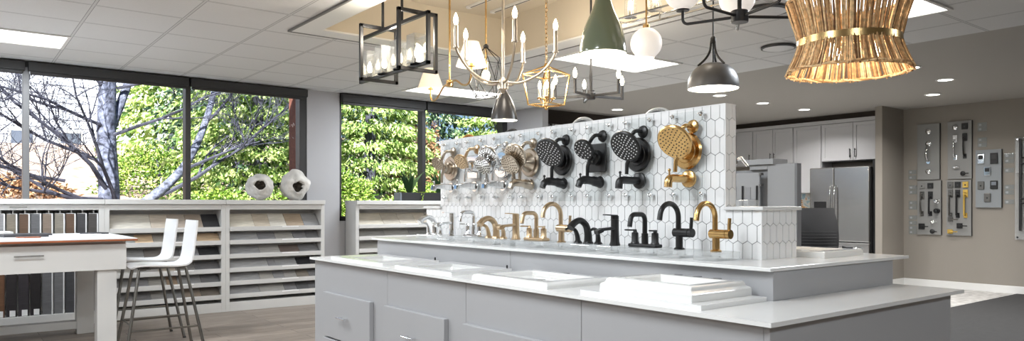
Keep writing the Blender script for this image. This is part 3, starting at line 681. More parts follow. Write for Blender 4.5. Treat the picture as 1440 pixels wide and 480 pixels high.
t = carcass(4.035, 5.35, 'light grey cabinet with sloped shelves, behind the far end of the island')
shelves(t, 4.035, 5.35, [
    row([0, .3, .5, .7, .85, 1], [(134, 128, 116), (122, 116, 106), (128, 122, 112), (138, 130, 118), (110, 106, 100)]),
    row([0, .32, .62, 1], [(104, 103, 100), (112, 110, 106), (98, 97, 95)]),
    row([0, .6, 1], [(116, 114, 110), (106, 104, 100)]),
    row([0, .5, 1], [(104, 104, 104), (112, 110, 108)]),
    row([0, .5, 1], [(110, 110, 110), (98, 98, 98)]),
    row([0, .5, 1], [(100, 100, 100), (108, 108, 108)]),
], 'cabinet behind the island end')
# cubby cabinet for upright samples
CX = -.55
t = thing('display_cabinet', 'light grey cabinet of upright sample panels, behind the white table', 'cabinet', (CX, YC, 0), 0, 'light grey display cabinets under the windows')
W = 1.245 - CX; b = MB()
b.box(0, .03, 0, D, 0, HT).box(W - .05, W, 0, D, 0, HT).box(.03, W - .05, D - .015, D, 0, HT).box(.03, W - .05, 0, D - .015, 1.155, HT).box(.03, W - .05, 0, D - .015, 0, .125).box(.03, W - .05, 0, D - .015, .80, .86)
build('carcass', b, M['cab'], t, bevel=.002, seg=1)
build('top', MB().box(.001, W - .001, -.03, D + .03, HT, HT + .05), M['cab'], t, bevel=.003)
build('handle', MB().tube([(W - .80, -.02, 1.184), (W - .66, -.02, 1.184)], .004).cyl((W - .78, -.02, 1.184), (W - .78, 0, 1.184), .003).cyl((W - .68, -.02, 1.184), (W - .68, 0, 1.184), .003), M['steelg'], t, smooth=True)
for i in range(15): build('divider', MB().box(W - .095 - i * .097, W - .085 - i * .097, .05, D - .015, 1.07, 1.155), M['cab'], t)
upc = [(66, 62, 60), (58, 57, 60), (92, 70, 54), (128, 122, 112), (124, 110, 98), (92, 92, 95), (88, 66, 50), (120, 112, 100), (134, 134, 136), (76, 72, 72), (120, 100, 84), (104, 96, 90), (70, 66, 64), (110, 100, 92)]
def panel(x, z, w, h, g, label, grp, rz, edge=True, sticker=False):
    t = thing('sample_board', label, 'sample panel', (x, YC + .03, z), rz, grp)
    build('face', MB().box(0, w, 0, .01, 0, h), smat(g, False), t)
    if edge: build('white_edge', MB().box(w, w + .011, -.004, .012, 0, h + .004).box(0, w, -.002, .012, h, h + .004), M['white'], t)
    else: build('edge', MB().box(w, w + .006, -.002, .011, 0, h), smat((max(g[0] - 20, 10), max(g[1] - 20, 10), max(g[2] - 20, 10)), False), t)
    if sticker: build('sticker', MB().box(w * .35, w * .95, -.0012, 0, .004, .062), M['paper'], t)
for i in range(14):
    panel(1.19 - .083 - i * .097 - (.004 if i % 3 else 0), .862, .074, .255, upc[i], '%s upright sample, %s, upper row of the cubby cabinet' % (shade_name(upc[i]), ['first from right', 'second from right', 'third from right', 'fourth from right', 'fifth from right', 'sixth from right', 'seventh from right', 'eighth from right', 'ninth from right', 'tenth from right', 'eleventh from right', 'twelfth from right', 'thirteenth from right', 'fourteenth from right'][i]), 'upright panels in the upper row', R(-10))
low = [(72, 68, 66), (92, 92, 95), (66, 66, 70), (112, 112, 114), (104, 104, 106), (40, 36, 38), (58, 54, 58), (48, 44, 46), (118, 84, 62), (50, 48, 52), (60, 56, 58), (70, 60, 52), (52, 50, 50)]
nth = ['first', 'second', 'third', 'fourth', 'fifth', 'sixth', 'seventh', 'eighth', 'ninth', 'tenth', 'eleventh', 'twelfth', 'thirteenth']
for i in range(13):
    panel(1.19 - .09 - i * .097, .127, .078, .60, low[i], '%s tall board, %s from right, lower row of the cubby cabinet' % (shade_name(low[i]), nth[i]), 'tall boards in the lower row', R(-12), edge=i < 5, sticker=i >= 5)

# ---- hollow stones
def hollow_stone(x, y, z, r, seed, label, bumps=(), squash=1.0):
    import bmesh
    bm = bmesh.new(); bmesh.ops.create_icosphere(bm, subdivisions=5, radius=1)
    hole = Vector((-.30, -1, .18)).normalized() if seed == 1 else Vector((-.05, -1, -.05)).normalized()
    off = Vector((seed * 3.1, seed * 1.7, 0)); inside = set(); bm.verts.index_update()
    for v in bm.verts:
        p = v.co.normalized(); d = 1 + .16 * noise.noise(p * 1.6 + off) + .05 * noise.noise(p * 4 + off) + .02 * noise.noise(p * 11 + off)
        for bd, br, bh in bumps:
            a = p.angle(Vector(bd)); d += bh * math.exp(-(a / br) ** 2)
        a = p.angle(hole) + .12 * noise.noise(p * 4 + off)
        v.co = p * d * r
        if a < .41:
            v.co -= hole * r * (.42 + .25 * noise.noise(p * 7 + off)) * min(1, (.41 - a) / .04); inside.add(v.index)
    for v in bm.verts:
        v.co.z *= squash
    zmin = min(v.co.z for v in bm.verts)
    me = bpy.data.meshes.new('hollow_stone'); bm.to_mesh(me); bm.free()
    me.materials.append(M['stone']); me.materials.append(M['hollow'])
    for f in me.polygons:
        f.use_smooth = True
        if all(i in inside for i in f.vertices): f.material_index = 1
    o = bpy.data.objects.new('hollow_stone', me); col.objects.link(o); o.location = (x, y, z - zmin - .003)
    tag(o, label, 'stone ornament', 'hollow stone ornaments on the window ledge')
LZ = HT + .05
hollow_stone(2.88, 8.56, LZ, .155, 1, 'smaller round pale hollow stone on the ledge, the left one of two', (((.2, -.6, -.5), .4, .04),), .97)
hollow_stone(3.30, 8.56, LZ, .168, 2, 'larger pale hollow stone with a knobbly top, right one of two', (((.05, -.3, 1), .42, .26), ((.9, -.3, .25), .3, .14)), 1.0)

# ---- planter with snake plants
t = thing('planter', 'long charcoal trough planter on the ledge at the far end of the tile wall', 'planter', (4.70, 8.47, LZ))
build('trough', MB().box(.02, .95, 0, .012, 0, .11).box(.02, .95, .168, .18, 0, .11).box(.02, .95, .012, .168, 0, .012).box(.94, .95, .012, .168, .012, .11), M['planter'], t, bevel=.002)
build('end_panel', MB().box(0, .02, 0, .18, 0, .11), M['planterg'], t, bevel=.002)  # trough is charcoal; the light on its end face is put into this paler colour
build('soil', MB().box(.02, .94, .012, .168, .08, .098), M['soil'], t)
def snake(x, y, label, n, hmin, hmax, seed):  # upright blades around a centre
    rr = random.Random(seed); t = thing('snake_plant', label, 'plant', (x, y, LZ + .096), 0, 'spiky plants in the trough planter')
    for k in range(n):
        a = 2 * math.pi * k / n + rr.uniform(-.3, .3); lean = rr.uniform(.15, .75) if k else .02; h = rr.uniform(hmin, hmax) if k else hmax
        d = Vector((math.cos(a), math.sin(a) * .35, 0)); s = Vector((.8, -.4 + .5 * d.y, -.25 * d.x)); s.normalize()
        w = .026; vs = []; fs = []; K = 7
        for i in range(K + 1):
            u = i / K; c = d * (.012 + lean * h * u ** 1.6) + Vector((0, 0, h * u * (1 - .16 * lean * u)))
            ww_ = w * (1 - .98 * u ** 2.2) * (.75 + .5 * math.sin(math.pi * min(u * 1.3, 1)))
            nrm = d.cross(Vector((0, 0, 1)));
            vs += [c - s * ww_, c + d * .004, c + s * ww_, c - d * .004]
        for i in range(K):
            for j in range(4): fs.append((4 * i + j, 4 * i + (j + 1) % 4, 4 * i + 4 + (j + 1) % 4, 4 * i + 4 + j))
        build('leaf', MB().add(vs, fs), M['snake'], t, smooth=True)
snake(4.89, 8.56, 'tall snake plant at the left end of the trough planter', 11, .24, .40, 3)
snake(5.36, 8.56, 'second snake plant in the trough, against the tile wall end', 10, .24, .40, 5)
def succ(x, y, r, label, seed, trail=False):
    rr = random.Random(seed); t = MB()
    for k in range(34):
        a = k * 2.4; u = k / 34; L = r * (1.0 - .55 * u); el = .2 + 1.1 * u
        d = Vector((math.cos(a) * math.cos(el), math.sin(a) * math.cos(el), math.sin(el))); s = d.cross(Vector((0, 0, 1))).normalized()
        p = [Vector((0, 0, .01)), d * L * .6 + s * L * .2, d * L, d * L * .6 - s * L * .2, d * L * .55 + Vector((0, 0, -.006))]
        t.add(p, [(0, 3, 2, 1), (0, 1, 4), (1, 2, 4), (2, 3, 4), (3, 0, 4)])
    if trail:
        for k in range(14): t.ball((rr.uniform(-.02, .02), -.088 - .004 * k % .01, .01 - .009 * k), .008, 8)
    o = build('succulent', t, M['succ'], loc=(x, y, LZ + .095)); tag(o, label, 'plant', 'small succulents in the trough planter')
succ(4.78, 8.55, .075, 'green succulent rosette at the left corner of the trough', 1)
succ(5.02, 8.53, .06, 'yellow green succulent trailing over the trough front edge', 2, True)
succ(5.12, 8.56, .07, 'green succulent rosette in the middle of the trough', 3)
succ(5.24, 8.55, .065, 'green succulent rosette before the second snake plant', 4)

# ------------------------------------------------------------------ table and stools
TXR, TYF, TYB, TZT, TXL = 1.205, 6.53, 8.02, .935, -.75
t = thing('worktable', 'tall white table with brown edge and a long front drawer', 'table', (TXL, TYF, 0))
W, L = TXR - TXL, TYB - TYF
build('tabletop', MB().box(0, W, 0, L, TZT - .006, TZT), M['white'], t)
build('top_edge', MB().box(-.001, W + .001, -.001, L + .001, TZT - .021, TZT - .006), M['walnut'], t, bevel=.002)
build('apron', MB().box(.04, W - .07, .10, L - .05, .68, TZT - .021), M['cab'], t, bevel=.002)
d = build('drawer', MB().box(.30, W - .07, .075, .10, .68, TZT - .045), M['cab'], t, bevel=.002)
hx = .375 - TXL
build('handle', MB().tube([(hx, .045, .815), (hx + .19, .045, .815)], .0055, 12).cyl((hx + .03, .045, .815), (hx + .03, .075, .815), .004).cyl((hx + .16, .045, .815), (hx + .16, .075, .815), .004), M['steelg'], d, smooth=True)
for x in (.06, W - .275):
    for y in (.1, L - .21): build('leg', MB().box(x, x + .14, y, y + .14, 0, .68), M['cab'], t, bevel=.003)
build('foot_rail', MB().box(.2, W - .265, L - .20, L - .08, .05, .12), M['cab'], t, bevel=.003)
def flat(name, x, y, w, l, h, m, label, cat, rz=0, z=TZT):
    o = build(name, MB().box(-w / 2, w / 2, -l / 2, l / 2, 0, h), M[m], loc=(x, y, z + .0005), rz=rz, bevel=.001); tag(o, label, cat); return o
flat('ring_binder', .50, 7.35, .34, .26, .026, 'charcoal', 'charcoal binder lying on the white table beside the white board', 'binder', R(6))
flat('sample_tray', .86, 7.28, .40, .30, .012, 'white', 'white sample board lying on the white table near its right corner', 'sample board', R(-4))
flat('paper_sheet', .30, 7.05, .30, .22, .002, 'paper', 'white paper sheet on the table left of the binder', 'paper', R(14))
flat('sample_box', .28, 7.55, .26, .3, .04, 'paper', 'white box of samples on the table at the frame edge', 'box', R(4))
flat('tile_plate', 1.06, 7.72, .18, .16, .012, 'charcoal', 'dark flat sample at the rear right of the white table', 'sample board', R(20))
flat('sample_chip', .50, 7.08, .16, .1, .008, 'walnut', 'small brown wood chip in front of the charcoal binder', 'sample chip', R(6))

def stool(x, y, rz, label):
    t = thing('bar_stool', label, 'bar stool', (x, y, 0), rz, 'white bar stools at the table')
    # one-piece shell: profile in local x (seat towards -x, back at +x), extruded with curvature in y
    prof = [(-.235, .690), (-.205, .703), (-.12, .704), (0, .698), (.10, .694), (.165, .702), (.205, .735), (.222, .80), (.235, .90), (.248, 1.0), (.256, 1.075)]
    P = spline([(a, 0, b) for a, b in prof], 4); n = 13; th = .012; vs = []; fs = []
    for side in (0, 1):
        for i, p in enumerate(P):
            a = P[max(i - 1, 0)]; b = P[min(i + 1, len(P) - 1)]; tg = (b - a).normalized(); nr = Vector((-tg.z, 0, tg.x))
            u = i / (len(P) - 1); hw = .205 - .02 * u
            if u < .06: hw *= .86 + 2.3 * u
            if u > .96: hw *= .97
            for j in range(n):
                v = 2 * j / (n - 1) - 1
                q = p + nr * (.02 * v * v - (th if side else 0)); vs.append((q.x, v * hw, q.z))
    k = len(P) * n
    for i in range(len(P) - 1):
        for j in range(n - 1):
            a = i * n + j; fs.append((a, a + 1, a + n + 1, a + n)); fs.append((k + a, k + a + n, k + a + n + 1, k + a + 1))
    for i in range(len(P) - 1):
        for j in (0, n - 1):
            a = i * n + j; f = (a, a + n, k + a + n, k + a); fs.append(f if j == 0 else f[::-1])
    for i in (0, len(P) - 1):
        for j in range(n - 1):
            a = i * n + j; f = (a, k + a, k + a + 1, a + 1); fs.append(f if i == 0 else f[::-1])
    build('seat_shell', MB().add(vs, fs), M['white'], t, smooth=True)
    top = {}
    for sx, xt, xb in ((-1, -.19, -.30), (1, .16, .29)):
        for sy in (-1, 1):
            a, b = Vector((xt, sy * .13, .682)), Vector((xb, sy * .215, .0))
            top[sx, sy] = (a, b)
            pts = [Vector((xt - sx * .05, sy * .125, .686)), a + Vector((0, 0, .002)), a + (b - a) * .04, b]
            build('leg', MB().tube(pts, .0125, 12), M['steelg'], t, smooth=True)
            build('glide', MB().cyl(b, b + Vector((0, 0, .012)), .014, n=12), M['shade'], t, smooth=True)
    at = lambda k, z: top[k][0] + (top[k][1] - top[k][0]) * ((.682 - z) / .682)
    for s in (-1, 1): build('side_rail', MB().tube([at((-1, s), .2 if s < 0 else .25), at((1, s), .2 if s < 0 else .25)], .008, 10), M['steelg'], t, smooth=True)
    build('foot_rail', MB().tube([at((-1, -1), .25), at((-1, 1), .25)], .008, 10), M['steelg'], t, smooth=True)
    build('seat_bracket', MB().bar((-.17, 0, .683), (.16, 0, .683), .14, .008).bar((-.12, -.13, .683), (-.12, .13, .683), .03, .008).bar((.11, -.13, .683), (.11, .13, .683), .03, .008), M['steelg'], t)
    return t
stool(1.385, 6.55, R(0), 'white bar stool with steel legs at the table end, nearer of the two')
stool(1.38, 7.22, R(2), 'white bar stool with steel legs, partly hidden behind the nearer stool')
# ------------------------------------------------------------------ hanging lamps
def lampbulb(t, p, s=1.0, edison=False):
    b = MB().lathe([(.004 * s, -.036 * s), (.0105 * s, -.028 * s), (.0155 * s, -.012 * s), (.015 * s, .002 * s), (.009 * s, .022 * s), (.003 * s, .036 * s), (0, .040 * s)], p, n=16) if not edison else \
        MB().lathe([(.011, -.05), (.014, -.04), (.026, -.012), (.03, .012), (.024, .034), (.01, .048), (0, .05)], p, n=18)
    return build('bulb', b, M['bulb'], t, smooth=True)
def canopy(t, z, m, r=.06, top=CT, at=(0, 0)):
    return build('ceiling_canopy', MB().lathe([(0, top - z - .028), (.012, top - z - .026), (r * .9, top - z - .016), (r, top - z)], (at[0], at[1], 0), n=28), m, t, smooth=True)
def point(t, p, e, r=.03, c=(1, .9, .76)):
    e *= 2.0
    l = bpy.data.lights.new('lamp_glow', 'POINT'); l.energy = e; l.shadow_soft_size = r; l.color = c
    o = bpy.data.objects.new('lamp_glow', l); col.objects.link(o); o.parent = t; o.location = p

# 1 linear box lamp
LX, LY0, LY1, LZ0, LZ1 = 2.465, 4.06, 5.06, 2.125, 2.475
t = thing('linear_pendant', 'black open frame lamp with four square glass shades at the left', 'pendant lamp', (LX, (LY0 + LY1) / 2, LZ0)); h = LZ1 - LZ0; a = (LY1 - LY0) / 2; w = .024
m = MB()
for z in (w / 2, h - w / 2): m.bar((0, -a, z), (0, a, z), w)
for y in (-a + w / 2, a - w / 2): m.bar((0, y, 0), (0, y, h), w)
build('long_frame', m, M['blackm'], t, bevel=.002)
for y in (4.21 - (LY0 + LY1) / 2, 4.76 - (LY0 + LY1) / 2):
    m = MB(); s = .153
    for z in (-.018, h + .018): m.bar((-s, y, z), (s, y, z), w)
    for x in (-s + w / 2, s - w / 2): m.bar((x, y, -.018 - w / 2), (x, y, h + .018 + w / 2), w)
    build('square_frame', m, M['blackm'], t, bevel=.002)
for k in range(4):
    y = -.345 + .23 * k
    build('lamp_cup', MB().lathe([(.05, .017), (.05, .022), (.02, .026), (.016, .06), (0, .06)], (0, y, 0)), M['blackm'], t, smooth=True)
    g = MB(); q, z0, z1 = .052, .024, .215
    for sx in (-1, 1): g.box(sx * q, sx * (q - .004), y - q, y + q, z0, z1)
    for sy in (-1, 1): g.box(-q + .004, q - .004, y + sy * q, y + sy * (q - .004), z0, z1)
    build('glass_shade', g, M['glow_glass'], t)
    lampbulb(t, (0, y, .10), 1.15)
for y in (-.14, .14): build('rod', MB().cyl((0, y, h), (0, y, CT - LZ0), .010), M['blackm'], t, smooth=True)
build('ceiling_canopy', MB().box(-.05, .05, -.22, .22, CT - LZ0 - .025, CT - LZ0), M['blackm'], t, bevel=.004)
point(t, (0, 0, .30), 4)

# 2 brass two shade lamp
t = thing('two_arm_lamp', 'brass two arm lamp with cream cone shades hanging from the track', 'pendant lamp', (3.05, 4.72, 2.146))
build('hub', MB().lathe([(0, -.03), (.024, -.028), (.028, -.02), (.028, .02), (.02, .026), (0, .028)]), M['gold'], t, smooth=True)
build('rod', MB().cyl((0, 0, .02), (0, 0, CT - 2.146 - .06), .0075), M['gold'], t, smooth=True)
build('track_adapter', MB().box(-.035, .035, -.05, .05, CT - 2.146 - .07, CT - 2.146), M['white'], t, bevel=.006)
for ex, ey in ((.145, .52), (-.153, -.52)):
    d = Vector((ex, ey, 0)); pts = spline([d * .05, d * .3 + Vector((0, 0, -.005)), d * .62 + Vector((0, 0, -.065)), d * .86 + Vector((0, 0, -.075)), d * .985 + Vector((0, 0, -.035)), d + Vector((0, 0, .04))], 6)
    arm = build('arm', MB().tube(pts, .0075, 10), M['gold'], t, smooth=True)
    build('cup', MB().lathe([(0, .03), (.026, .032), (.026, .038), (.012, .044), (.012, .09), (0, .09)], d), M['gold'], t, smooth=True)
    s = MB().lathe([(.11, .035), (.052, .205)], d, n=40)
    s.lathe([(.108, .035), (.05, .205)], d, n=40)
    build('lamp_shade', s, M['linen'], t, smooth=True)
    lampbulb(t, d + Vector((0, 0, .125)))
    point(t, d + Vector((0, 0, .12)), 3)

# 3 nickel candle chandelier
def candle_arm(t, a, Rr, zt, mk, base=.02, low=-.0, up=.20, bob=True):
    d = Vector((math.cos(R(a)), math.sin(R(a)), 0))
    pts = spline([d * .02 + Vector((0, 0, base)), d * Rr * .35 + Vector((0, 0, base - .002)), d * Rr * .72 + Vector((0, 0, base + .055)), d * Rr * .94 + Vector((0, 0, base + .14)), d * Rr + Vector((0, 0, up))], 7)
    build('arm', MB().tube(pts, .0075, 10), mk, t, smooth=True)
    build('candle_sleeve', MB().lathe([(0, up), (.018, up), (.018, up + .008), (.0135, up + .012), (.0135, up + .135), (0, up + .135)], d * Rr, n=18), mk if bob else M['candle'], t, smooth=True)
    lampbulb(t, d * Rr + Vector((0, 0, up + .17)))
t = thing('candle_chandelier', 'brushed nickel chandelier with curved arms and candle bulbs', 'chandelier', (2.713, 3.59, 1.945))
build('hub', MB().lathe([(0, -.05), (.012, -.045), (.016, -.03), (.032, -.022), (.032, .03), (.02, .04), (.012, .05), (0, .05)]), M['nickel'], t, smooth=True)
build('rod', MB().cyl((0, 0, .04), (0, 0, CT - 1.945 - .02), .009), M['nickel'], t, smooth=True)
canopy(t, 1.945, M['nickel'])
for k in range(5): candle_arm(t, 245 + 72 * k, .326, 0, M['nickel'])
point(t, (0, 0, .36), 4, .12)

# 4 black cone pendant
t = thing('cone_pendant', 'small black cone pendant lamp over the window end of the tile wall', 'pendant lamp', (2.98, 3.93, 1.78))
prof = [(.092, 0), (.090, .02), (.078, .075), (.056, .135), (.03, .18), (.018, .195)]
build('lamp_shade', MB().lathe(prof + [(0, .196)], n=44), M['gunmetal'], t, smooth=True)
build('shade_lining', MB().lathe([(r - .003, z) for r, z in prof] + [(0, .19)], n=44), M['shadein'], t, smooth=True)
build('cap', MB().lathe([(.019, .19), (.016, .225), (.008, .235), (0, .235)]), M['blackm'], t, smooth=True)
build('rod', MB().cyl((0, 0, .23), (0, 0, CT - 1.78), .0045), M['blackm'], t, smooth=True); canopy(t, 1.78, M['blackm'])
lampbulb(t, (0, 0, .06), edison=True); point(t, (0, 0, .03), 2)

# 5 wire cage pendant
t = thing('cage_pendant', 'black faceted wire cage pendant with a brass stem and one bulb', 'pendant lamp', (3.165, 4.40, 2.01))
m = MB(); N_ = 6; mid = []; low = []; up_ = []
for k in range(N_):
    a = 2 * math.pi * k / N_; b = a + math.pi / N_
    up_.append(Vector((.112 * math.cos(a), .112 * math.sin(a), .285))); mid.append(Vector((.128 * math.cos(b), .128 * math.sin(b), .10))); low.append(Vector((.085 * math.cos(a), .085 * math.sin(a), .0)))
top = Vector((0, 0, .378)); e_ = []
for k in range(N_):
    e_ += [(top, up_[k]), (up_[k], mid[k]), (up_[k], mid[k - 1]), (mid[k], low[k]), (mid[k], low[(k + 1) % N_]), (low[k], low[(k + 1) % N_])]
for p, q in e_: m.cyl(p, q, .0032, n=6)
build('wire_cage', m, M['blackm'], t, smooth=True)
build('cap', MB().lathe([(.02, .37), (.02, .385), (.006, .40), (0, .40)]), M['blackm'], t, smooth=True)
build('stem', MB().cyl((0, 0, .39), (0, 0, CT - 2.01), .0065).cyl((0, 0, .245), (0, 0, .37), .006).cyl((0, 0, .2), (0, 0, .265), .015), M['gold'], t, smooth=True); canopy(t, 2.01, M['gold'])
lampbulb(t, (0, 0, .155), edison=True); point(t, (0, 0, .06), 2)

# 6 gold lantern
t = thing('lantern_pendant', 'small gold open lantern on a chain with candle bulbs', 'pendant lamp', (3.45, 4.04, 1.925), R(12)); m = MB(); g = .010
tp, bt, zs, zb, za = .122, .094, .235, .012, .295
c4 = [(-1, -1), (1, -1), (1, 1), (-1, 1)]
for i in range(4):
    (a, b), (c, d) = c4[i], c4[(i + 1) % 4]
    m.bar((a * tp, b * tp, zs), (c * tp, d * tp, zs), g); m.bar((a * bt, b * bt, zb), (c * bt, d * bt, zb), g)
    m.bar((a * tp, b * tp, zs), (a * bt, b * bt, zb), g); m.bar((a * tp, b * tp, zs), (a * .01, b * .01, za), g); m.bar((a * bt, b * bt, zb), (0, 0, -.0), g)
build('frame', m, M['gold'], t, bevel=.0015)
build('centre_stem', MB().cyl((0, 0, -.008), (0, 0, za), .008).ball((0, 0, -.012), .014).lathe([(.02, .29), (.014, .315), (0, .32)]), M['gold'], t, smooth=True)
for k in range(4):
    a = R(45 + 90 * k); p = Vector((.048 * math.cos(a), .048 * math.sin(a), 0))
    build('candle_arm', MB().tube(spline([(0, 0, .035), tuple(p * .6 + Vector((0, 0, .03))), tuple(p + Vector((0, 0, .055)))], 5), .005, 8).lathe([(.017, .055), (.02, .06), (.017, .066)], p), M['gold'], t, smooth=True)
    build('candle_sleeve', MB().lathe([(.0105, .06), (.0105, .125), (0, .125)], p, n=16), M['candle'], t, smooth=True)
    lampbulb(t, p + Vector((0, 0, .155)), .85)
m = MB(); z = .315; k = 0
while z < CT - 1.925 - .03:
    ax = Vector((1, 0, 0)) if k % 2 else Vector((0, 1, 0))
    m.tube([Vector((0, 0, z + .017)) + ax * .0085 * math.cos(2 * math.pi * i / 12) + Vector((0, 0, .019)) * math.sin(2 * math.pi * i / 12) for i in range(12)], .0022, 6, True); z += .0315; k += 1
build('chain', m, M['gold'], t, smooth=True); canopy(t, 1.925, M['gold']); point(t, (0, 0, .2), 2)

# 7 olive pendant
t = thing('bell_pendant', 'glossy olive green bell shaped pendant lamp', 'pendant lamp', (2.775, 2.78, 2.015))
prof = [(.127, 0), (.1275, .012), (.124, .05), (.115, .095), (.101, .14), (.085, .18), (.067, .22), (.050, .265), (.036, .32), (.026, .385)]
pp = [(v.x, v.z) for v in spline([(a, 0, b) for a, b in prof], 4)]
build('lamp_shade', MB().lathe(pp + [(0, .387)], n=56), M['green'], t, smooth=True)
build('shade_lining', MB().lathe([(r - .003, z) for r, z in pp] + [(0, .38)], n=56), M['shadein'], t, smooth=True)
build('diffuser', MB().disc((0, 0, .012), (0, 0, 1), .122, .004, 48), M['shadein'], t, smooth=True)
build('cap', MB().lathe([(.026, .385), (.024, .42), (.008, .432), (0, .432)]), M['blackm'], t, smooth=True)
build('cord', MB().cyl((0, 0, .43), (0, 0, CT - 2.015), .004), M['black'], t, smooth=True); canopy(t, 2.015, M['blackm'])
point(t, (0, 0, -.02), 3, .08)

# 8 dark grey candle chandelier
t = thing('arm_chandelier', 'dark grey chandelier with straight arms and candle bulbs below the green pendant', 'chandelier', (4.0, 4.14, 2.065))
build('hub', MB().lathe([(0, -.03), (.03, -.028), (.036, -.02), (.036, .025), (.028, .03), (.028, .045), (0, .045)]), M['iron'], t, smooth=True)
build('rod', MB().lathe([(.011, .04), (.014, .15), (.009, .22), (.009, CT - 2.065)], n=18), M['iron'], t, smooth=True); canopy(t, 2.065, M['iron'])
for k in range(5):
    d = Vector((math.cos(R(-37 + 22 + 72 * k)), math.sin(R(-37 + 22 + 72 * k)), 0)); e2 = d * .285
    if e2.x > .22: pass
    build('arm', MB().bar(d * .03, e2 + Vector((0, 0, -.004)), .014, .02), M['iron'], t, bevel=.002)
    build('candle_holder', MB().cyl(e2 + Vector((0, 0, -.014)), e2 + Vector((0, 0, .10)), .0125, n=18), M['iron'], t, smooth=True)
    lampbulb(t, e2 + Vector((0, 0, .14)), 1.05)
point(t, (0, 0, .3), 4, .1)

# 9 white globe
t = thing('globe_pendant', 'white opal globe pendant on a brass rod', 'pendant lamp', (3.49, 3.11, 2.13))
build('globe', MB().lathe([(.05, .006)] + [(.099 * math.sin(R(a)), .1 - .099 * math.cos(R(a))) for a in range(34, 176, 6)] + [(.012, .199)], n=48), M['opal'], t, smooth=True)
build('fitter', MB().lathe([(.022, .194), (.022, .215), (.009, .225), (0, .225)]), M['gold'], t, smooth=True)
build('rod', MB().cyl((0, 0, .22), (0, 0, CT - 2.13), .0055), M['gold'], t, smooth=True); canopy(t, 2.13, M['gold'])
lampbulb(t, (0, 0, .1), edison=True)

# 10 chrome linear lamp with glass cylinders
t = thing('linear_chandelier', 'long chrome rail lamp with clear glass cylinders above the white globe', 'chandelier', (3.83, 3.10, 2.47)); m = MB(); a = .56
for x, z in ((-.07, .06), (.07, .06), (0, 0)): m.bar((x, -a, z), (x, a, z), .012)
for y in (-a + .006, -.19, .19, a - .006): m.bar((-.07, y, .06), (.07, y, .06), .010); m.bar((0, y, 0), (0, y, .06), .010)
build('rail_frame', m, M['chrome'], t, bevel=.002)
for k in range(5):
    y = -.46 + .23 * k
    build('lamp_cup', MB().lathe([(.0, .066), (.045, .068), (.045, .074), (.016, .078), (.014, .12), (0, .12)], (0, y, 0)), M['chrome'], t, smooth=True)
    build('glass_cylinder', MB().lathe([(.043, .075), (.043, .27)], (0, y, 0), n=28), M['glow_glass'], t, smooth=True)
    lampbulb(t, (0, y, .165))
for y in (-.3, .3): build('rod', MB().cyl((0, y, .06), (0, y, CT - 2.47), .005), M['chrome'], t, smooth=True)
build('ceiling_canopy', MB().box(-.05, .05, -.35, .35, CT - 2.47 - .02, CT - 2.47), M['chrome'], t, bevel=.004); point(t, (0, 0, .3), 3, .1)

# 11 black dome pendant
t = thing('dome_pendant', 'matte black dome pendant with forked straps over the near end of the tile wall', 'pendant lamp', (4.0, 2.98, 1.975))
prof = [(.166, 0), (.166, .03), (.158, .072), (.138, .112), (.105, .145), (.062, .165), (.02, .17)]
pp = [(v.x, v.z) for v in spline([(a_, 0, b_) for a_, b_ in prof], 4)]
build('lamp_shade', MB().lathe(pp + [(0, .17)], n=56), M['dome'], t, smooth=True)
build('shade_lining', MB().lathe([(r - .003, z - .003 if z > .1 else z) for r, z in pp] + [(0, .166)], n=56), M['shadein'], t, smooth=True)
build('diffuser', MB().disc((0, 0, .006), (0, 0, 1), .160, .004, 48), M['shadein'], t, smooth=True)
for k in range(3):
    d = Vector((math.cos(R(20 + 120 * k)), math.sin(R(20 + 120 * k)), 0))
    build('strap', MB().tube(spline([tuple(d * .012 + Vector((0, 0, .32))), tuple(d * .022 + Vector((0, 0, .25))), tuple(d * .05 + Vector((0, 0, .20))), tuple(d * .10 + Vector((0, 0, .152)))], 6), .0075, 8), M['blackm'], t, smooth=True)
build('stem', MB().lathe([(.006, .165), (.006, .3), (.018, .305), (.018, .335), (.008, .35), (0, .35)]), M['blackm'], t, smooth=True)
build('cord', MB().cyl((0, 0, .34), (0, 0, CT - 1.975), .0055), M['black'], t, smooth=True); canopy(t, 1.975, M['blackm']); point(t, (0, 0, -.02), 3, .08)

# 12 black chandelier with opal bowls
t = thing('globe_chandelier', 'black chandelier with upturned arms and white opal globes at the top edge', 'chandelier', (3.184, 2.21, 2.165))
build('hub', MB().lathe([(0, -.03), (.042, -.03), (.044, -.026), (.044, .026), (.04, .03), (0, .03)]), M['blackm'], t, smooth=True)
build('rod', MB().cyl((0, 0, .02), (0, 0, CT - 2.165), .011), M['blackm'], t, smooth=True); canopy(t, 2.165, M['blackm'])
for ang in (75, 147, 219, 291, 3):
    a_ = R(ang - 37.8); d = Vector((math.cos(a_), math.sin(a_), 0)); Rr = .30
    pts = [d * .04, d * (Rr - .03)] + [d * (Rr - .03 + .03 * math.sin(R(q))) + Vector((0, 0, .03 - .03 * math.cos(R(q)))) for q in (15, 30, 45, 60, 75, 90)] + [d * Rr + Vector((0, 0, .075))]
    build('arm', MB().tube(pts, .008, 10).lathe([(0, .07), (.034, .072), (.036, .08), (.02, .085)], d * Rr), M['blackm'], t, smooth=True)
    build('opal_globe', MB().lathe([(.03, .084)] + [(.098 * math.sin(R(q)), .178 - .098 * math.cos(R(q))) for q in range(22, 181, 7)], d * Rr, n=40), M['opal'], t, smooth=True)

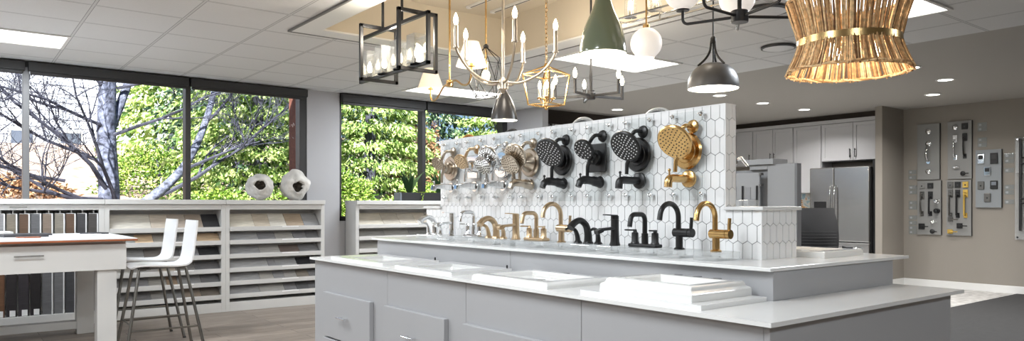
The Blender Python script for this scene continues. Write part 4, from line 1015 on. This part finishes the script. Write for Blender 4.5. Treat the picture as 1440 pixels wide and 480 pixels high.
# 13 woven drum
t = thing('woven_pendant', 'large hourglass pendant of bundled brown twigs with a brass waist band', 'pendant lamp', (2.84, 1.465, 1.735))
def tw_r(z): return .184 + .047 * (abs(z - .118) / (.118 if z < .118 else .165)) ** 1.25
m = MB(); rr = random.Random(4)
for k in range(290):
    a0 = 2 * math.pi * (k + rr.uniform(-.3, .3)) / 290; da = rr.uniform(-.03, .03); o_ = rr.uniform(-.004, .005); z0 = rr.uniform(-.008, .006); z1 = .285 + rr.uniform(-.008, .008); r_ = rr.uniform(.0023, .0038)
    pts = []
    for i in range(8):
        z = z0 + (z1 - z0) * i / 7; q = tw_r(z) + o_ + rr.uniform(-.0015, .0015); a = a0 + da * (i / 7 - .5) + rr.uniform(-.006, .006)
        pts.append((q * math.cos(a), q * math.sin(a), z))
    m.tube(pts, [r_ * rr.uniform(.8, 1.2) for _ in pts], 5)
for z in (.003, .283):
    for k in range(3):
        ph = rr.uniform(0, 6)
        m.tube([((tw_r(z) + .004 * math.sin(6 * 2 * math.pi * i / 90 + ph)) * math.cos(2 * math.pi * i / 90), (tw_r(z) + .004 * math.cos(6 * 2 * math.pi * i / 90 + ph)) * math.sin(2 * math.pi * i / 90), z + .004 * math.sin(9 * 2 * math.pi * i / 90 + ph)) for i in range(90)], .0045, 5, True)
build('twig_shade', m, M['twig'], t)
build('waist_band', MB().lathe([(.190, .104), (.194, .104), (.194, .131), (.190, .131), (.190, .104)], n=72), M['brass'], t, smooth=True)
m = MB()
for k in range(3):
    d = Vector((math.cos(R(120 * k + 50)), math.sin(R(120 * k + 50)), 0)); m.cyl((0, 0, .118), d * .19 + Vector((0, 0, .118)), .005, n=8); m.cyl(d * .10 + Vector((0, 0, .115)), d * .10 + Vector((0, 0, .15)), .015, n=14)
build('spider', m, M['brass'], t, smooth=True)
for k in range(3):
    d = Vector((math.cos(R(120 * k + 50)), math.sin(R(120 * k + 50)), 0)); lampbulb(t, d * .10 + Vector((0, 0, .085)), 1.0)
build('rod', MB().cyl((0, 0, .11), (0, 0, CT - 1.735), .008), M['brass'], t, smooth=True); canopy(t, 1.735, M['brass']); point(t, (0, 0, .05), .9, .05); point(t, (0, 0, .24), 1.2, .05)
# ------------------------------------------------------------------ kitchen on the right
KX = 11.1
def kdoor(t, y0, y1, z0, z1, hy=None, hz=None):
    fr = .05; g = .003
    y0 += g; y1 -= g; z0 += g; z1 -= g
    m = MB().box(-.022, -.001, y0, y0 + fr, z0, z1).box(-.022, -.001, y1 - fr, y1, z0, z1).box(-.022, -.001, y0 + fr, y1 - fr, z0, z0 + fr).box(-.022, -.001, y0 + fr, y1 - fr, z1 - fr, z1).box(-.012, -.001, y0 + fr, y1 - fr, z0 + fr, z1 - fr)
    d = build('door', m, M['kit'], t, bevel=.002)
    if hy is not None:
        build('handle', MB().tube([(-.05, hy, hz - .07), (-.05, hy, hz + .07)], .006, 10).cyl((-.05, hy, hz - .05), (-.02, hy, hz - .05), .005, n=8).cyl((-.05, hy, hz + .05), (-.02, hy, hz + .05), .005, n=8), M['iron'], d, smooth=True)
def kcab(y0, y1, z0, z1, doors, label, x=KX, dep=.32):
    t = thing('kitchen_cupboard', label, 'cupboard', (x, y0, z0), 0, 'white kitchen wall cupboards')
    build('body', MB().box(0, dep, .001, y1 - y0 - .001, 0, z1 - z0), M['kit'], t)
    for a, b, hy, hz in doors: kdoor(t, a - y0, b - y0, .005, z1 - z0 - .005, None if hy is None else hy - y0, None if hz is None else hz - z0)
    return t
kcab(7.42, 8.29, 1.9, 2.50, [(7.43, 8.28, 7.48, 2.02)], 'white wall cupboard with one door next to the tile wall edge')
kcab(6.655, 7.415, 1.9, 2.50, [(6.66, 7.035, 7.0, 2.02), (7.035, 7.41, 7.07, 2.02)], 'white wall cupboard with a pair of doors left of the tall cupboard')
kcab(6.165, 6.65, 1.40, 2.50, [(6.17, 6.645, 6.6, 1.52)], 'tall single door white wall cupboard left of the refrigerator')
kcab(5.135, 6.16, 1.90, 2.50, [(5.14, 5.645, 5.605, 2.02), (5.645, 6.155, 5.685, 2.02)], 'white wall cupboard with a pair of doors above the refrigerator')
tag(build('crown_board', MB().box(KX - .02, KX + .32, 5.135, 8.29, 2.502, 2.56), M['kit'], bevel=.004), 'cream crown board running along the tops of the kitchen cupboards', 'moulding')
t = thing('refrigerator', 'stainless steel french door refrigerator beside the grey pillar', 'refrigerator', (10.74, 5.215, 0)); W = .935
build('body', MB().box(.04, .68, 0, W, .02, 1.775), M['shade'], t, bevel=.004)
dl_ = build('door', MB().box(-.03, .04, .545, W, .65, 1.785), M['steel'], t, bevel=.012, seg=3)
dr_ = build('door', MB().box(-.03, .04, 0, .54, .65, 1.785), M['steel'], t, bevel=.012, seg=3)
fz = build('drawer', MB().box(-.03, .04, 0, W, .06, .64), M['steel'], t, bevel=.012, seg=3)
for y, d in ((.575, dl_), (.505, dr_)): build('handle', MB().tube(spline([(-.03, y, 1.50), (-.075, y, 1.46), (-.085, y, 1.2), (-.085, y, 1.0), (-.075, y, .80), (-.03, y, .76)], 5), .013, 10), M['chrome'], d, smooth=True)
build('handle', MB().tube(spline([(-.03, .12, .56), (-.08, .16, .56), (-.085, .47, .56), (-.08, .78, .56), (-.03, .82, .56)], 5), .013, 10), M['chrome'], fz, smooth=True)
build('dispenser', MB().box(-.034, -.028, .66, .86, .86, 1.26), M['black'], dl_, bevel=.004)
tag(build('dark_gap_block', MB().box(10.80, 11.44, 5.135, 5.205, 0, 1.89), M['black']), 'black block put in for the dark gap between refrigerator and pillar', 'panel')  # darkness of the gap beside the refrigerator is put into this black block
t = thing('base_cupboard', 'white kitchen base cupboard left of the refrigerator', 'cupboard', (10.85, 6.19, 0))
build('body', MB().box(.03, .58, 0, 1.8, 0, .1).box(.0, .58, 0, 1.8, .1, .88), M['kit'], t, bevel=.003)
for k in range(4): kdoor(t, .01 + .45 * k, .44 + .45 * k, .12, .86, .06 + .45 * k, .74)
tag(build('countertop', MB().box(10.82, 11.44, 6.17, 8.0, .88, .92), M['quartz'], bevel=.004), 'white kitchen countertop left of the refrigerator', 'worktop')
t = thing('microwave', 'small black kitchen appliance on the countertop left of the refrigerator', 'appliance', (10.9, 6.5, .92))
build('body', MB().box(0, .3, 0, .30, 0, .09), M['black'], t, bevel=.006); build('front_panel', MB().box(-.004, 0, .02, .28, .01, .08), M['blackm'], t, bevel=.002)
tag(build('vase', MB().lathe([(.0, 0), (.045, 0), (.085, .04), (.1, .09), (.085, .14), (.045, .17), (.04, .19), (.05, .2)], n=28), M['vase'], smooth=True, loc=(10.98, 6.34, .92)), 'round brown vase on the kitchen countertop beside the refrigerator', 'vase')
def art_mat():
    m, N, L = newmat('watercolour'); p = N['Principled BSDF']; p.inputs['Roughness'].default_value = .6
    tc = N.new('ShaderNodeTexCoord'); w = N.new('ShaderNodeTexNoise'); w.inputs['Scale'].default_value = 6; w.inputs['Detail'].default_value = 3; w.inputs['Distortion'].default_value = 2.5
    r = N.new('ShaderNodeValToRGB'); el = r.color_ramp.elements
    for _ in range(4): el.new(.5)
    for e, (q, c) in zip(el, ((0, rgb(70, 120, 160)), (.38, rgb(176, 206, 216)), (.46, rgb(236, 236, 230)), (.56, rgb(240, 238, 230)), (.62, rgb(226, 170, 110)), (1, rgb(120, 140, 110)))): e.position = q; e.color = c
    L.new(tc.outputs['Object'], w.inputs['Vector']); L.new(w.outputs['Fac'], r.inputs['Fac']); L.new(r.outputs['Color'], p.inputs['Base Color']); return m
t = thing('splashback', 'pale blue and orange patterned splashback under the tall cupboard', 'splashback', (11.43, 6.2, .925))
build('panel', MB().box(0, .02, 0, 1.8, 0, .47), art_mat(), t); build('edge_strip', MB().box(-.003, .02, -.012, 0, 0, .47), M['trimw'], t)
# glass fronted cupboards on the end wall
t = thing('glass_cupboard', 'white glazed cupboard with small panes seen over the tile wall', 'cupboard', (6.96, 8.29, 1.6))
build('body', MB().box(0, 1.7, -.0, .05, 0, .80).box(0, 1.7, -.22, 0, .78, .80), M['kit'], t)
build('glass', MB().box(.03, 1.67, -.225, -.221, .03, .77), clear('cupboard_glass', (.5, .53, .56, 1), 1.2), t)
m = MB()
for x in [0, .05, .33, .36, .62, .65, .91, .94, 1.2, 1.23, 1.67]: m.box(x, x + .025, -.25, -.22, 0, .80)
m.box(0, 1.695, -.25, -.22, 0, .03).box(0, 1.695, -.25, -.22, .76, .80).box(0, 1.695, -.248, -.222, .38, .40)
build('frame', m, M['kit'], t)

# office chair
t = thing('office_chair', 'black mesh office chair standing in front of the refrigerator', 'chair', (8.1, 4.55, 0), R(-52))
m = MB(); vs = []; n, k = 9, 14   # curved mesh back, local: back plane facing -y
for side in (0, 1):
    for i in range(k + 1):
        u = i / k; z = .62 + .55 * u; hw = (.225 + .025 * math.sin(math.pi * u)) * (1 - .12 * u)
        for j in range(n):
            v = 2 * j / (n - 1) - 1; vs.append((v * hw, .05 * v * v - .06 * math.sin(math.pi * (u * .9 + .05)) + .10 * u - (.0 if side else .012), z))
q = (k + 1) * n; fs = []
for i in range(k):
    for j in range(n - 1):
        a = i * n + j; fs += [(a, a + 1, a + n + 1, a + n), (q + a, q + a + n, q + a + n + 1, q + a + 1)]
for i in range(k):
    for j in (0, n - 1):
        a = i * n + j; fs.append((a, a + n, q + a + n, q + a))
for i in (0, k):
    for j in range(n - 1):
        a = i * n + j; fs.append((a, q + a, q + a + 1, a + 1))
build('backrest', MB().add(vs, fs), M['mesh'], t, smooth=True)
m = MB()
for i in range(7):
    z = .68 + .035 * i; m.tube([(-.2, -.035 - .0 * i, z), (-.1, -.066, z), (0, -.072, z), (.1, -.066, z), (.2, -.035, z)], .004, 6)
build('back_ribs', m, M['shade'], t, smooth=True)
build('seat', MB().lathe([(0, -.03), (.22, -.03), (.245, 0), (.23, .035), (.1, .045), (0, .045)], (0, -.27, .50), n=32, sy=.95), M['mesh'], t, smooth=True)
build('spine', MB().tube(spline([(0, -.2, .46), (0, .02, .46), (0, .05, .62), (0, .03, .85)], 5), .02, 10), M['black'], t, smooth=True)
for s in (-1, 1):
    build('armrest', MB().tube(spline([(s * .2, -.2, .47), (s * .29, -.18, .50), (s * .29, -.16, .70)], 5), .013, 8).box(s * .29 - .035, s * .29 + .035, -.32, -.05, .70, .728), M['iron'], t, bevel=.004)
build('gas_column', MB().cyl((0, -.27, .12), (0, -.27, .47), .028), M['blackm'], t, smooth=True)
for i in range(5):
    a = R(72 * i + 18); e2 = Vector((.29 * math.cos(a), -.27 + .29 * math.sin(a), .085))
    lg = build('base_arm', MB().tube([(0, -.27, .13), tuple(e2)], [.026, .017], 8), M['blackm'], t, smooth=True)
    build('castor', MB().cyl(e2 + Vector((0, 0, -.05)) + Vector((-.02, 0, 0)), e2 + Vector((.02, 0, -.05)), .034, n=16), M['black'], lg, smooth=True)

# cabinet sample tower behind the tile wall
t = thing('sample_tower', 'grey display tower of cabinet panels behind the near end of the tile wall', 'display stand', (7.0, 3.9, 0))
build('panel', MB().box(.0, .08, .287, .606, 0, 1.644), M['dgrey'], t, bevel=.002)
build('side_panel', MB().box(.0, .08, .26, .287, 0, 1.644), mat('darker_side_panel', rgb(96, 96, 98), .5), t)
build('crown', MB().box(-.03, .25, .52, .89, 1.644, 1.705).box(.0, .2, .606, .83, 1.59, 1.644), M['dgrey'], t, bevel=.004)
build('upright', MB().box(.04, .12, .606, 1.03, 0, 1.59), M['dgrey2'], t, bevel=.002)
rk = build('chip_board', MB().box(-.06, -.03, .665, 1.08, .86, 1.557), M['dgrey'], t, bevel=.003)
for k in range(2):
    y = .715 + .18 * k
    build('colour_chip', MB().box(-.066, -.06, y, y + .12, .86, 1.27).box(-.066, -.06, y + .06, y + .12, 1.27, 1.40), M['dgrey2'], rk)
    build('rod', MB().cyl((-.075, y - .025, .86), (-.075, y - .025, 1.415), .01, n=10), M['blackm'], rk, smooth=True)
for z in (1.42, 1.54): build('bracket', MB().bar((-.075, .65, z), (-.03, .65, z), .026), M['steelg'], rk)

# ------------------------------------------------------------------ lock displays on the right wall
BX = X1
def board(y0, y1, z0, z1, label, mk='board'):
    t = thing('lock_board', label, 'display board', (BX, y0, z0), 0, 'door lock boards on the right wall')
    build('panel', MB().box(-.032, -.001, .004, y1 - y0, 0, z1 - z0), M[mk], t, bevel=.002)
    build('edge', MB().box(-.031, -.001, 0, .004, 0, z1 - z0), M['black'], t)  # shading of the board's side is put into this black strip
    return t
def B(t, y, z): return Vector((-.032, y, z))      # y measured from the right-hand edge of the board
def rose(t, y, z, m, r=.028, lever=0):
    o = build('deadbolt' if not lever else 'lever_handle', MB().lathe([(r, 0), (r, .008), (r * .8, .014), (r * .4, .016), (r * .35, .024), (0, .025)], (-.032, y, z), (-1, 0, 0), 24), M[m], t, smooth=True)
    if lever: build('lever', MB().cyl((-.05, y, z), (-.08, y, z), .009, n=10).tube([(-.08, y, z), (-.08, y - lever, z)], [.009, .007], 10), M[m], o, smooth=True)
    return o
def knob(t, y, z, m, r=.03):
    build('door_knob', MB().lathe([(r, 0), (r, .006), (.012, .01), (.012, .03), (r * .9, .045), (r, .06), (r * .7, .075), (0, .078)], (-.032, y, z), (-1, 0, 0), 24), M[m], t, smooth=True)
def plate(t, y, z, w, h, m, name='lock_plate', inner=None):
    o = build(name, MB().box(-.05, -.0325, y - w / 2, y + w / 2, z - h / 2, z + h / 2), M[m], t, bevel=.005)
    if inner: build('keypad', MB().box(-.054, -.05, y - w * .33, y + w * .33, z - h * .05, z + h * .36), M[inner], o, bevel=.001)
    else: build('keyhole', MB().cyl((-.05, y, z - h * .05), (-.054, y, z - h * .05), min(w, h) * .14, n=16), M['shade' if m != 'black' else 'iron'], o, smooth=True)
def grip(t, y, z, m, L=.24, curvy=True):     # handle set: upper plate, pull, lower plate
    up = build('handle_set', MB().box(-.046, -.0325, y - .032, y + .032, z - .055, z + .055), M[m], t, bevel=.008 if curvy else .003)
    lo = z - L - .03
    pts = spline([(-.046, y, z - .02), (-.085, y, z - .05), (-.095, y, z - L * .5), (-.08, y, lo + .03), (-.046, y, lo)], 5) if curvy else [(-.046, y, z - .03), (-.09, y, z - .03), (-.09, y, lo), (-.046, y, lo)]
    build('pull', MB().tube(pts, .011 if curvy else .013, 10), M[m], up, smooth=curvy)
    build('lower_plate', MB().box(-.044, -.0325, y - .024, y + .024, lo - .035, lo + .035), M[m], up, bevel=.006 if curvy else .002)
    build('thumb_piece', MB().bar((-.05, y, z + .01), (-.085, y, z + .016), .024, .006), M[m], up)
b = board(4.51, 4.82, 1.58, 2.40, 'grey lock board at upper left with one chrome handle set on the right wall')
rose(b, .155, .71, 'chrome', .04); rose(b, .155, .53, 'chrome', .04)
up = build('handle_set', MB().tube(spline([(-.032, .155, .52), (-.08, .155, .47), (-.095, .16, .38), (-.08, .155, .30), (-.032, .155, .26)], 6), [.012] * 8 + [.016] * 9 + [.011] * 8, 12).disc((-.032, .155, .255), (-1, 0, 0), .025, .01), M['chrome'], b, smooth=True)
rose(b, .155, .12, 'chrome', .036)
b = board(4.09, 4.405, 1.58, 2.405, 'grey lock board at upper middle with a chrome and a black handle set')
rose(b, .215, .74, 'chrome', .036); plate(b, .09, .745, .08, .09, 'black')
grip(b, .215, .575, 'chrome'); grip(b, .09, .59, 'black')
rose(b, .22, .17, 'chrome', .022, .07); build('cylinder', MB().ball((-.045, .17, .17), .016), M['chrome'], b, smooth=True); rose(b, .115, .075, 'black', .034, .09)
b = board(4.49, 4.82, .77, 1.565, 'grey lock board at lower left with chrome and black levers and knobs')
plate(b, .26, .72, .07, .075, 'board'); plate(b, .145, .72, .08, .08, 'black')
grip(b, .26, .58, 'steelg'); grip(b, .145, .58, 'black', .24, False)
knob(b, .05, .49, 'chrome'); knob(b, .05, .35, 'black', .036); rose(b, .12, .19, 'chrome', .03, .08); plate(b, .265, .12, .085, .085, 'black'); rose(b, .12, .05, 'black', .034, .08)
build('lever', MB().tube([(-.08, .265, .12), (-.08, .16, .12)], .008, 10).cyl((-.05, .265, .12), (-.08, .265, .12), .009), M['black'], b, smooth=True)
b = board(4.095, 4.42, .77, 1.565, 'grey lock board at lower middle with steel, black and brass handle sets')
for y, m_ in ((.27, 'steelg'), (.175, 'black'), (.075, 'yellow')): plate(b, y, .725, .075, .085, m_); grip(b, y, .60, m_, .28, False)
plate(b, .27, .23, .07, .06, 'steelg'); plate(b, .15, .14, .075, .075, 'black'); plate(b, .275, .055, .07, .06, 'yellow')
for y, z, m_ in ((.27, .23, 'steelg'), (.15, .14, 'black'), (.275, .055, 'yellow')): build('lever', MB().tube([(-.08, y, z), (-.08, y - .11, z)], .0075, 10).cyl((-.05, y, z), (-.08, y, z), .009), M[m_], b, smooth=True)
b = board(3.725, 4.045, 1.17, 1.975, 'blue grey lock board on the right with six keypad locks', 'boardb')
plate(b, .25, .68, .085, .135, 'chrome', 'keypad_lock', 'black'); plate(b, .09, .68, .09, .15, 'black', 'keypad_lock', 'shade')
plate(b, .17, .505, .085, .12, 'chrome', 'keypad_lock', 'black'); plate(b, .25, .31, .08, .11, 'steelg', 'keypad_lock'); plate(b, .09, .315, .09, .115, 'black', 'keypad_lock', 'planterg'); plate(b, .17, .14, .08, .12, 'steelg', 'keypad_lock')
rowsL = [(3.972, [2.33, 2.27, 2.12, 2.05], 'right of the upper middle lock board'), (4.90, [1.70, 1.62], 'left of the upper left lock board'), (4.895, [1.47, 1.40, 1.24, 1.17, 1.02, .94, .865, .80], 'left of the lower left lock board'), (3.645, [1.88, 1.81, 1.68, 1.45, 1.38, 1.25], 'right of the keypad lock board')]
cnt = ['topmost', 'second from the top', 'third from the top', 'fourth from the top', 'fifth from the top', 'sixth from the top', 'seventh from the top', 'lowest']
for y, zs, wh in rowsL:
    for i, z in enumerate(zs):
        nm = 'lowest' if i == len(zs) - 1 else cnt[i]
        t = thing('label_holder', 'small clear label holder %s, %s' % (wh, nm), 'label holder', (BX, y, z), 0, 'label holders on the right wall')
        build('card', MB().box(-.004, 0, -.055, .055, -.03, .03), M['board'], t); build('cover', MB().box(-.007, -.0045, -.06, .06, -.033, .033), M['clear'], t)
        build('tab', MB().box(-.0044, -.004, .01, .04, -.015, .012), M['greyw'], t)
t = thing('towel_bar_board', 'clear board with a black post and towel bars at the right edge', 'display board', (BX - .003, 3.32, .74))
build('sheet', MB().box(-.03, -.022, 0, .25, 0, 1.38), M['acry'], t, bevel=.002)
build('post', MB().box(-.06, -.04, .165, .195, .12, 1.36), M['black'], t, bevel=.002)
for z in (1.10, 1.02, .55, .49): build('towel_bar', MB().tube([(-.055, .18, z), (-.055, -.22, z)], .010, 10), M['blackm'], t, smooth=True)
for z in (.03, 1.35): build('standoff', MB().cyl((-.03, .22, z), (0, .22, z), .012).cyl((-.03, .03, z), (0, .03, z), .012), M['chrome'], t, smooth=True)
build('tile_sample_strip', MB().box(-.022, -.008, .14, .24, .9, 1.33), M['quartz'], t)
# ------------------------------------------------------------------ outside the windows
import bmesh
def ground_z(x, y):
    return .72 + .10 * max(0, y - 10) + .035 * max(0, y - 13) ** 1.25 + .12 * noise.noise(Vector((x * .5, y * .5, 2)))
m = MB(); nx, ny = 60, 36; vs = []
for j in range(ny + 1):
    for i in range(nx + 1):
        x = -14 + 46 * i / nx; y = 9.3 + 24 * (j / ny) ** 1.3; vs.append((x, y, ground_z(x, y)))
m.add(vs, [(j * (nx + 1) + i, j * (nx + 1) + i + 1, (j + 1) * (nx + 1) + i + 1, (j + 1) * (nx + 1) + i) for j in range(ny) for i in range(nx)])
struct('garden_ground', m, M['litter'], smooth=True)
def leafcloud(name, fn, n, size, mk, label, cat, seed, group=None, droop=.5, trunk=None):
    rr = random.Random(seed); vs = []; fs = []
    for _ in range(n):
        c, outw = fn(rr); s = size * rr.uniform(.55, 1.25)
        d = (outw * rr.uniform(.3, 1.0) + Vector((rr.uniform(-1, 1), rr.uniform(-1, 1), rr.uniform(-1, .5))) * .8 + Vector((0, 0, -droop))).normalized()
        side = d.cross(Vector((rr.uniform(-1, 1), rr.uniform(-1, 1), rr.uniform(-.2, 1)))).normalized(); nn = side.cross(d)
        b = len(vs); w = s * rr.uniform(.16, .3)
        vs += [c, c + d * s * .5 + side * w, c + d * s, c + d * s * .5 - side * w, c + d * s * .5 + nn * w * .5]
        fs += [(b, b + 1, b + 4), (b + 1, b + 2, b + 4), (b + 2, b + 3, b + 4), (b + 3, b, b + 4)]
    t = thing(name, label, cat, (0, 0, 0), 0, group)
    build('foliage', MB().add(vs, fs), M[mk], t)
    if trunk:
        (x, y, z), h, r = trunk
        build('trunk', MB().tube([(x, y, z - .3), (x + .05, y, z + h * .5), (x, y, z + h)], [r, r * .7, r * .3], 10), M['branch'], t, smooth=True)
    return t
def conifer(x, y, rad, h, n, size, mk, label, seed, z0=None, group='evergreen trees outside the windows'):
    z = ground_z(x, y) if z0 is None else z0
    tiers = max(8, int(h / .33))
    def fn(rr):
        k = rr.randrange(tiers); u = (k + rr.uniform(-.2, .2)) / tiers; a = rr.uniform(0, 2 * math.pi)
        lob = .78 + .22 * math.sin(a * 7 + k * 2.4)
        q = rad * (1 - .62 * u) * lob * math.sqrt(rr.uniform(.25, 1))
        d = Vector((math.cos(a), math.sin(a), 0))
        return Vector((x, y, z + .1 + h * u - .28 * q / rad + rr.uniform(-.07, .07))) + d * q, d
    return leafcloud('conifer_tree', fn, n, size, mk, label, 'tree', seed, group, .45, ((x, y, z), h * .9, .14))
def bush(x, y, rx, ry, h, n, size, mk, label, seed, name='shrub', group='shrubs outside the windows'):
    z = ground_z(x, y)
    def fn(rr):
        v = Vector((rr.gauss(0, 1), rr.gauss(0, 1), abs(rr.gauss(0, 1)))).normalized(); q = rr.uniform(.72, 1.02) * (.85 + .2 * noise.noise(v * 2.5 + Vector((seed, 0, 0))))
        return Vector((x + v.x * rx * q, y + v.y * ry * q, z - .1 + v.z * h * q)), v
    return leafcloud(name, fn, n, size, mk, label, 'shrub', seed, group, .2, ((x, y, z), h * .6, .05))
conifer(4.35, 13.2, 1.75, 4.6, 22000, .115, 'pine', 'bright green conifer outside the leftmost group of windows, above the stones', 11)
conifer(6.35, 12.7, 1.75, 4.4, 22000, .11, 'pine', 'bright green conifer outside the second window, left half', 12)
conifer(5.3, 17.5, 2.2, 5.6, 14000, .15, 'dpine', 'dark conifer standing back between the two bright conifers', 13)
conifer(9.6, 15.6, 1.5, 5.0, 12000, .13, 'dpine', 'dark blue green conifer behind the centre bar of the second window', 14)
conifer(10.1, 13.6, 1.35, 4.2, 15000, .11, 'pine', 'green conifer outside the right part of the second window', 15)
conifer(4.6, 20.5, 1.9, 5.2, 8000, .20, 'pine', 'pale green conifer far behind the bare tree', 16)
conifer(12.6, 15.5, 1.7, 4.6, 9000, .14, 'dpine', 'dark conifer at the far right end of the garden', 17)
conifer(8.2, 17.6, 1.8, 5.2, 10000, .15, 'dpine', 'dark conifer standing furthest back behind the second window', 18)
bush(5.0, 11.4, 1.0, .6, 1.15, 7000, .07, 'shrub', 'low yellow green shrub under the left conifer', 21)
bush(7.0, 11.3, 1.2, .7, 1.0, 8000, .065, 'shrub', 'low green shrub outside the second window behind the planter', 22)
bush(3.3, 11.6, .8, .5, .85, 2500, .09, 'shrub', 'low green shrub at the foot of the leaning branch', 23)
bush(9.2, 12.0, .9, .6, 1.1, 2500, .10, 'shrub', 'green shrub at the right end of the second window', 24)
bush(8.0, 13.6, .8, .6, 2.4, 3000, .10, 'rust', 'brown twiggy shrub behind the centre bar of the second window', 25)
bush(.7, 15.2, 1.4, .7, .55, 2500, .10, 'rust', 'low brown autumn shrub beside the bare tree', 26)
bush(3.2, 15.5, 1.2, .7, 1.2, 4000, .08, 'shrub', 'pale green shrub behind the bare tree', 27)
bush(-.9, 16.0, 1.2, .7, .6, 2000, .10, 'rust', 'low brown autumn shrub below the pale house', 28)

# bare tree
t = thing('bare_tree', 'bare tree with pale mottled trunk and dark spreading branches', 'tree', (1.85, 12.1, ground_z(1.85, 12.1)))
rr = random.Random(21)
build('trunk', MB().tube(spline([(0, 0, -.3), (.0, 0, .5), (-.03, .02, 1.3), (-.02, 0, 2.2), (-.06, 0, 3.2), (-.1, 0, 5)], 5), lerp(.155, .09, 26), 16), M['bark'], t, smooth=True)
build('trunk_fork', MB().tube(spline([(.02, .05, 1.35), (.22, .1, 1.95), (.42, .1, 2.6), (.7, .15, 3.6)], 6), lerp(.07, .045, 19), 10), M['bark'], t, smooth=True)
build('leaning_limb', MB().tube(spline([(.18, -.05, .1), (.62, -.05, .42), (1.05, -.05, .9), (1.35, -.05, 1.6), (1.6, 0, 2.6)], 6), lerp(.085, .04, 25), 10), M['bark'], t, smooth=True)
def limb(m, p, d, L, r, depth, rr):
    pts = [p]; rs = [r]; k = 7; q = Vector(p); v = Vector(d).normalized()
    for i in range(k):
        v = (v + Vector((rr.uniform(-.25, .25), rr.uniform(-.25, .25), rr.uniform(-.16, .22)))).normalized(); q = q + v * L / k; pts.append(q.copy()); rs.append(r * (1 - .8 * (i + 1) / k))
    m.tube(pts, rs, 6)
    if depth:
        for i in range(2, k + 1):
            for _ in range(1 if i % 2 or depth < 2 else 2):
                nd = (v + Vector((rr.uniform(-1, 1), rr.uniform(-.8, .8), rr.uniform(-.6, .8)))).normalized(); limb(m, pts[i], nd, L * rr.uniform(.3, .55), max(rs[i] * .62, .0035), depth - 1, rr)
main = [((-.03, -.1, .25), (-1, -.5, .25), 2.6, .04), ((-.05, -.1, .5), (-.55, -.4, 1.1), 3.0, .045), ((-.1, -.1, .35), (-1, -.4, .05), 2.9, .035), ((-.1, 0, .9), (-1, -.2, .5), 2.6, .035), ((0, 0, 1.4), (-1, -.3, .35), 2.5, .035), ((-.02, 0, 1.9), (-.9, -.4, .7), 2.2, .03), ((.05, -.1, 1.3), (1, -.3, .42), 2.4, .035),
        ((.4, -.05, .3), (1, -.2, .42), 3.2, .05), ((1.0, -.05, .8), (1, -.1, .30), 2.4, .035), ((.1, 0, 2.0), (1, -.3, .3), 1.8, .03), ((.1, -.1, .15), (-.25, -.5, 1.3), 2.6, .04), ((-.1, -.1, .2), (-1, .1, .3), 2.6, .035), ((1.3, 0, 1.5), (.8, -.2, .7), 2.2, .03), ((-.02, 0, 2.3), (-1, 0, .15), 2.4, .03), ((-.6, -.4, .6), (-1, -.2, .1), 2.4, .03), ((-.06, 0, 2.6), (.8, -.3, .3), 1.6, .025)]
for p, d, L, r in main:
    m = MB(); limb(m, Vector(p), d, L, r * .8, 3, rr); build('branch', m, M['branch'], t, smooth=True)
# pale house
t = thing('house', 'pale sided house far behind the bare tree', 'building', (-6, 25, ground_z(0, 25) - 1.2))
m = MB().box(0, 12, 0, 6, 0, 7)
build('wall', m, M['siding'], t)
m = MB()
for k in range(24): m.box(0, 12, -.03, 0, .25 * k, .25 * k + .025)
build('siding_boards', m, M['siding'], t)
for x_ in (4.4, 7.3, 8.5, 10.6):
    w_ = build('window', MB().box(x_, x_ + .62, -.06, 0, .95, 1.65), M['trimw'], t); build('pane', MB().box(x_ + .05, x_ + .57, -.08, -.05, 1.0, 1.6), M['wpane'], w_)
build('roof', MB().prism([(-.5, 7), (6.5, 7), (3, 9)], (-.4, 0, 0), (0, 1, 0), (0, 0, 1), (12.8, 0, 0)), M['iron'], t)

# ------------------------------------------------------------------ sky, sun, camera
w = bpy.data.worlds.new('World'); scene.world = w; w.use_nodes = True; N = w.node_tree.nodes; L = w.node_tree.links; bg = N['Background']
sk = N.new('ShaderNodeTexSky'); sk.sky_type = 'HOSEK_WILKIE'; sk.turbidity = 3; sk.sun_direction = (-.35, -.55, .76)
L.new(sk.outputs['Color'], bg.inputs['Color']); bg.inputs['Strength'].default_value = 2.2
l = bpy.data.lights.new('sun', 'SUN'); l.energy = 12; l.angle = R(1); l.color = (1, .96, .88)
o = bpy.data.objects.new('sun', l); col.objects.link(o); o.location = (-3, -5, 12); o.rotation_euler = Vector((.42, .62, -.66)).to_track_quat('-Z', 'Y').to_euler()
cam = bpy.data.cameras.new('camera'); co = bpy.data.objects.new('camera', cam); col.objects.link(co); scene.camera = co
co.location = (0, 0, 1.2); co.rotation_euler = (R(90), 0, R(-37.79))
cam.sensor_width = 36; cam.lens = 36 * 1018.3 / 1440; cam.shift_y = (289.2 - 240) / 1440; cam.clip_start = .05; cam.clip_end = 200
vs_ = scene.view_settings; vs_.view_transform = 'Standard'; vs_.look = 'None'; vs_.gamma = 1; vs_.use_curve_mapping = False; vs_.exposure = 0.75
cy = scene.cycles; cy.max_bounces = 8; cy.diffuse_bounces = 4; cy.glossy_bounces = 4; cy.transmission_bounces = 6; cy.transparent_max_bounces = 24; cy.sample_clamp_indirect = 4; cy.use_denoising = True; cy.caustics_reflective = False; cy.caustics_refractive = False
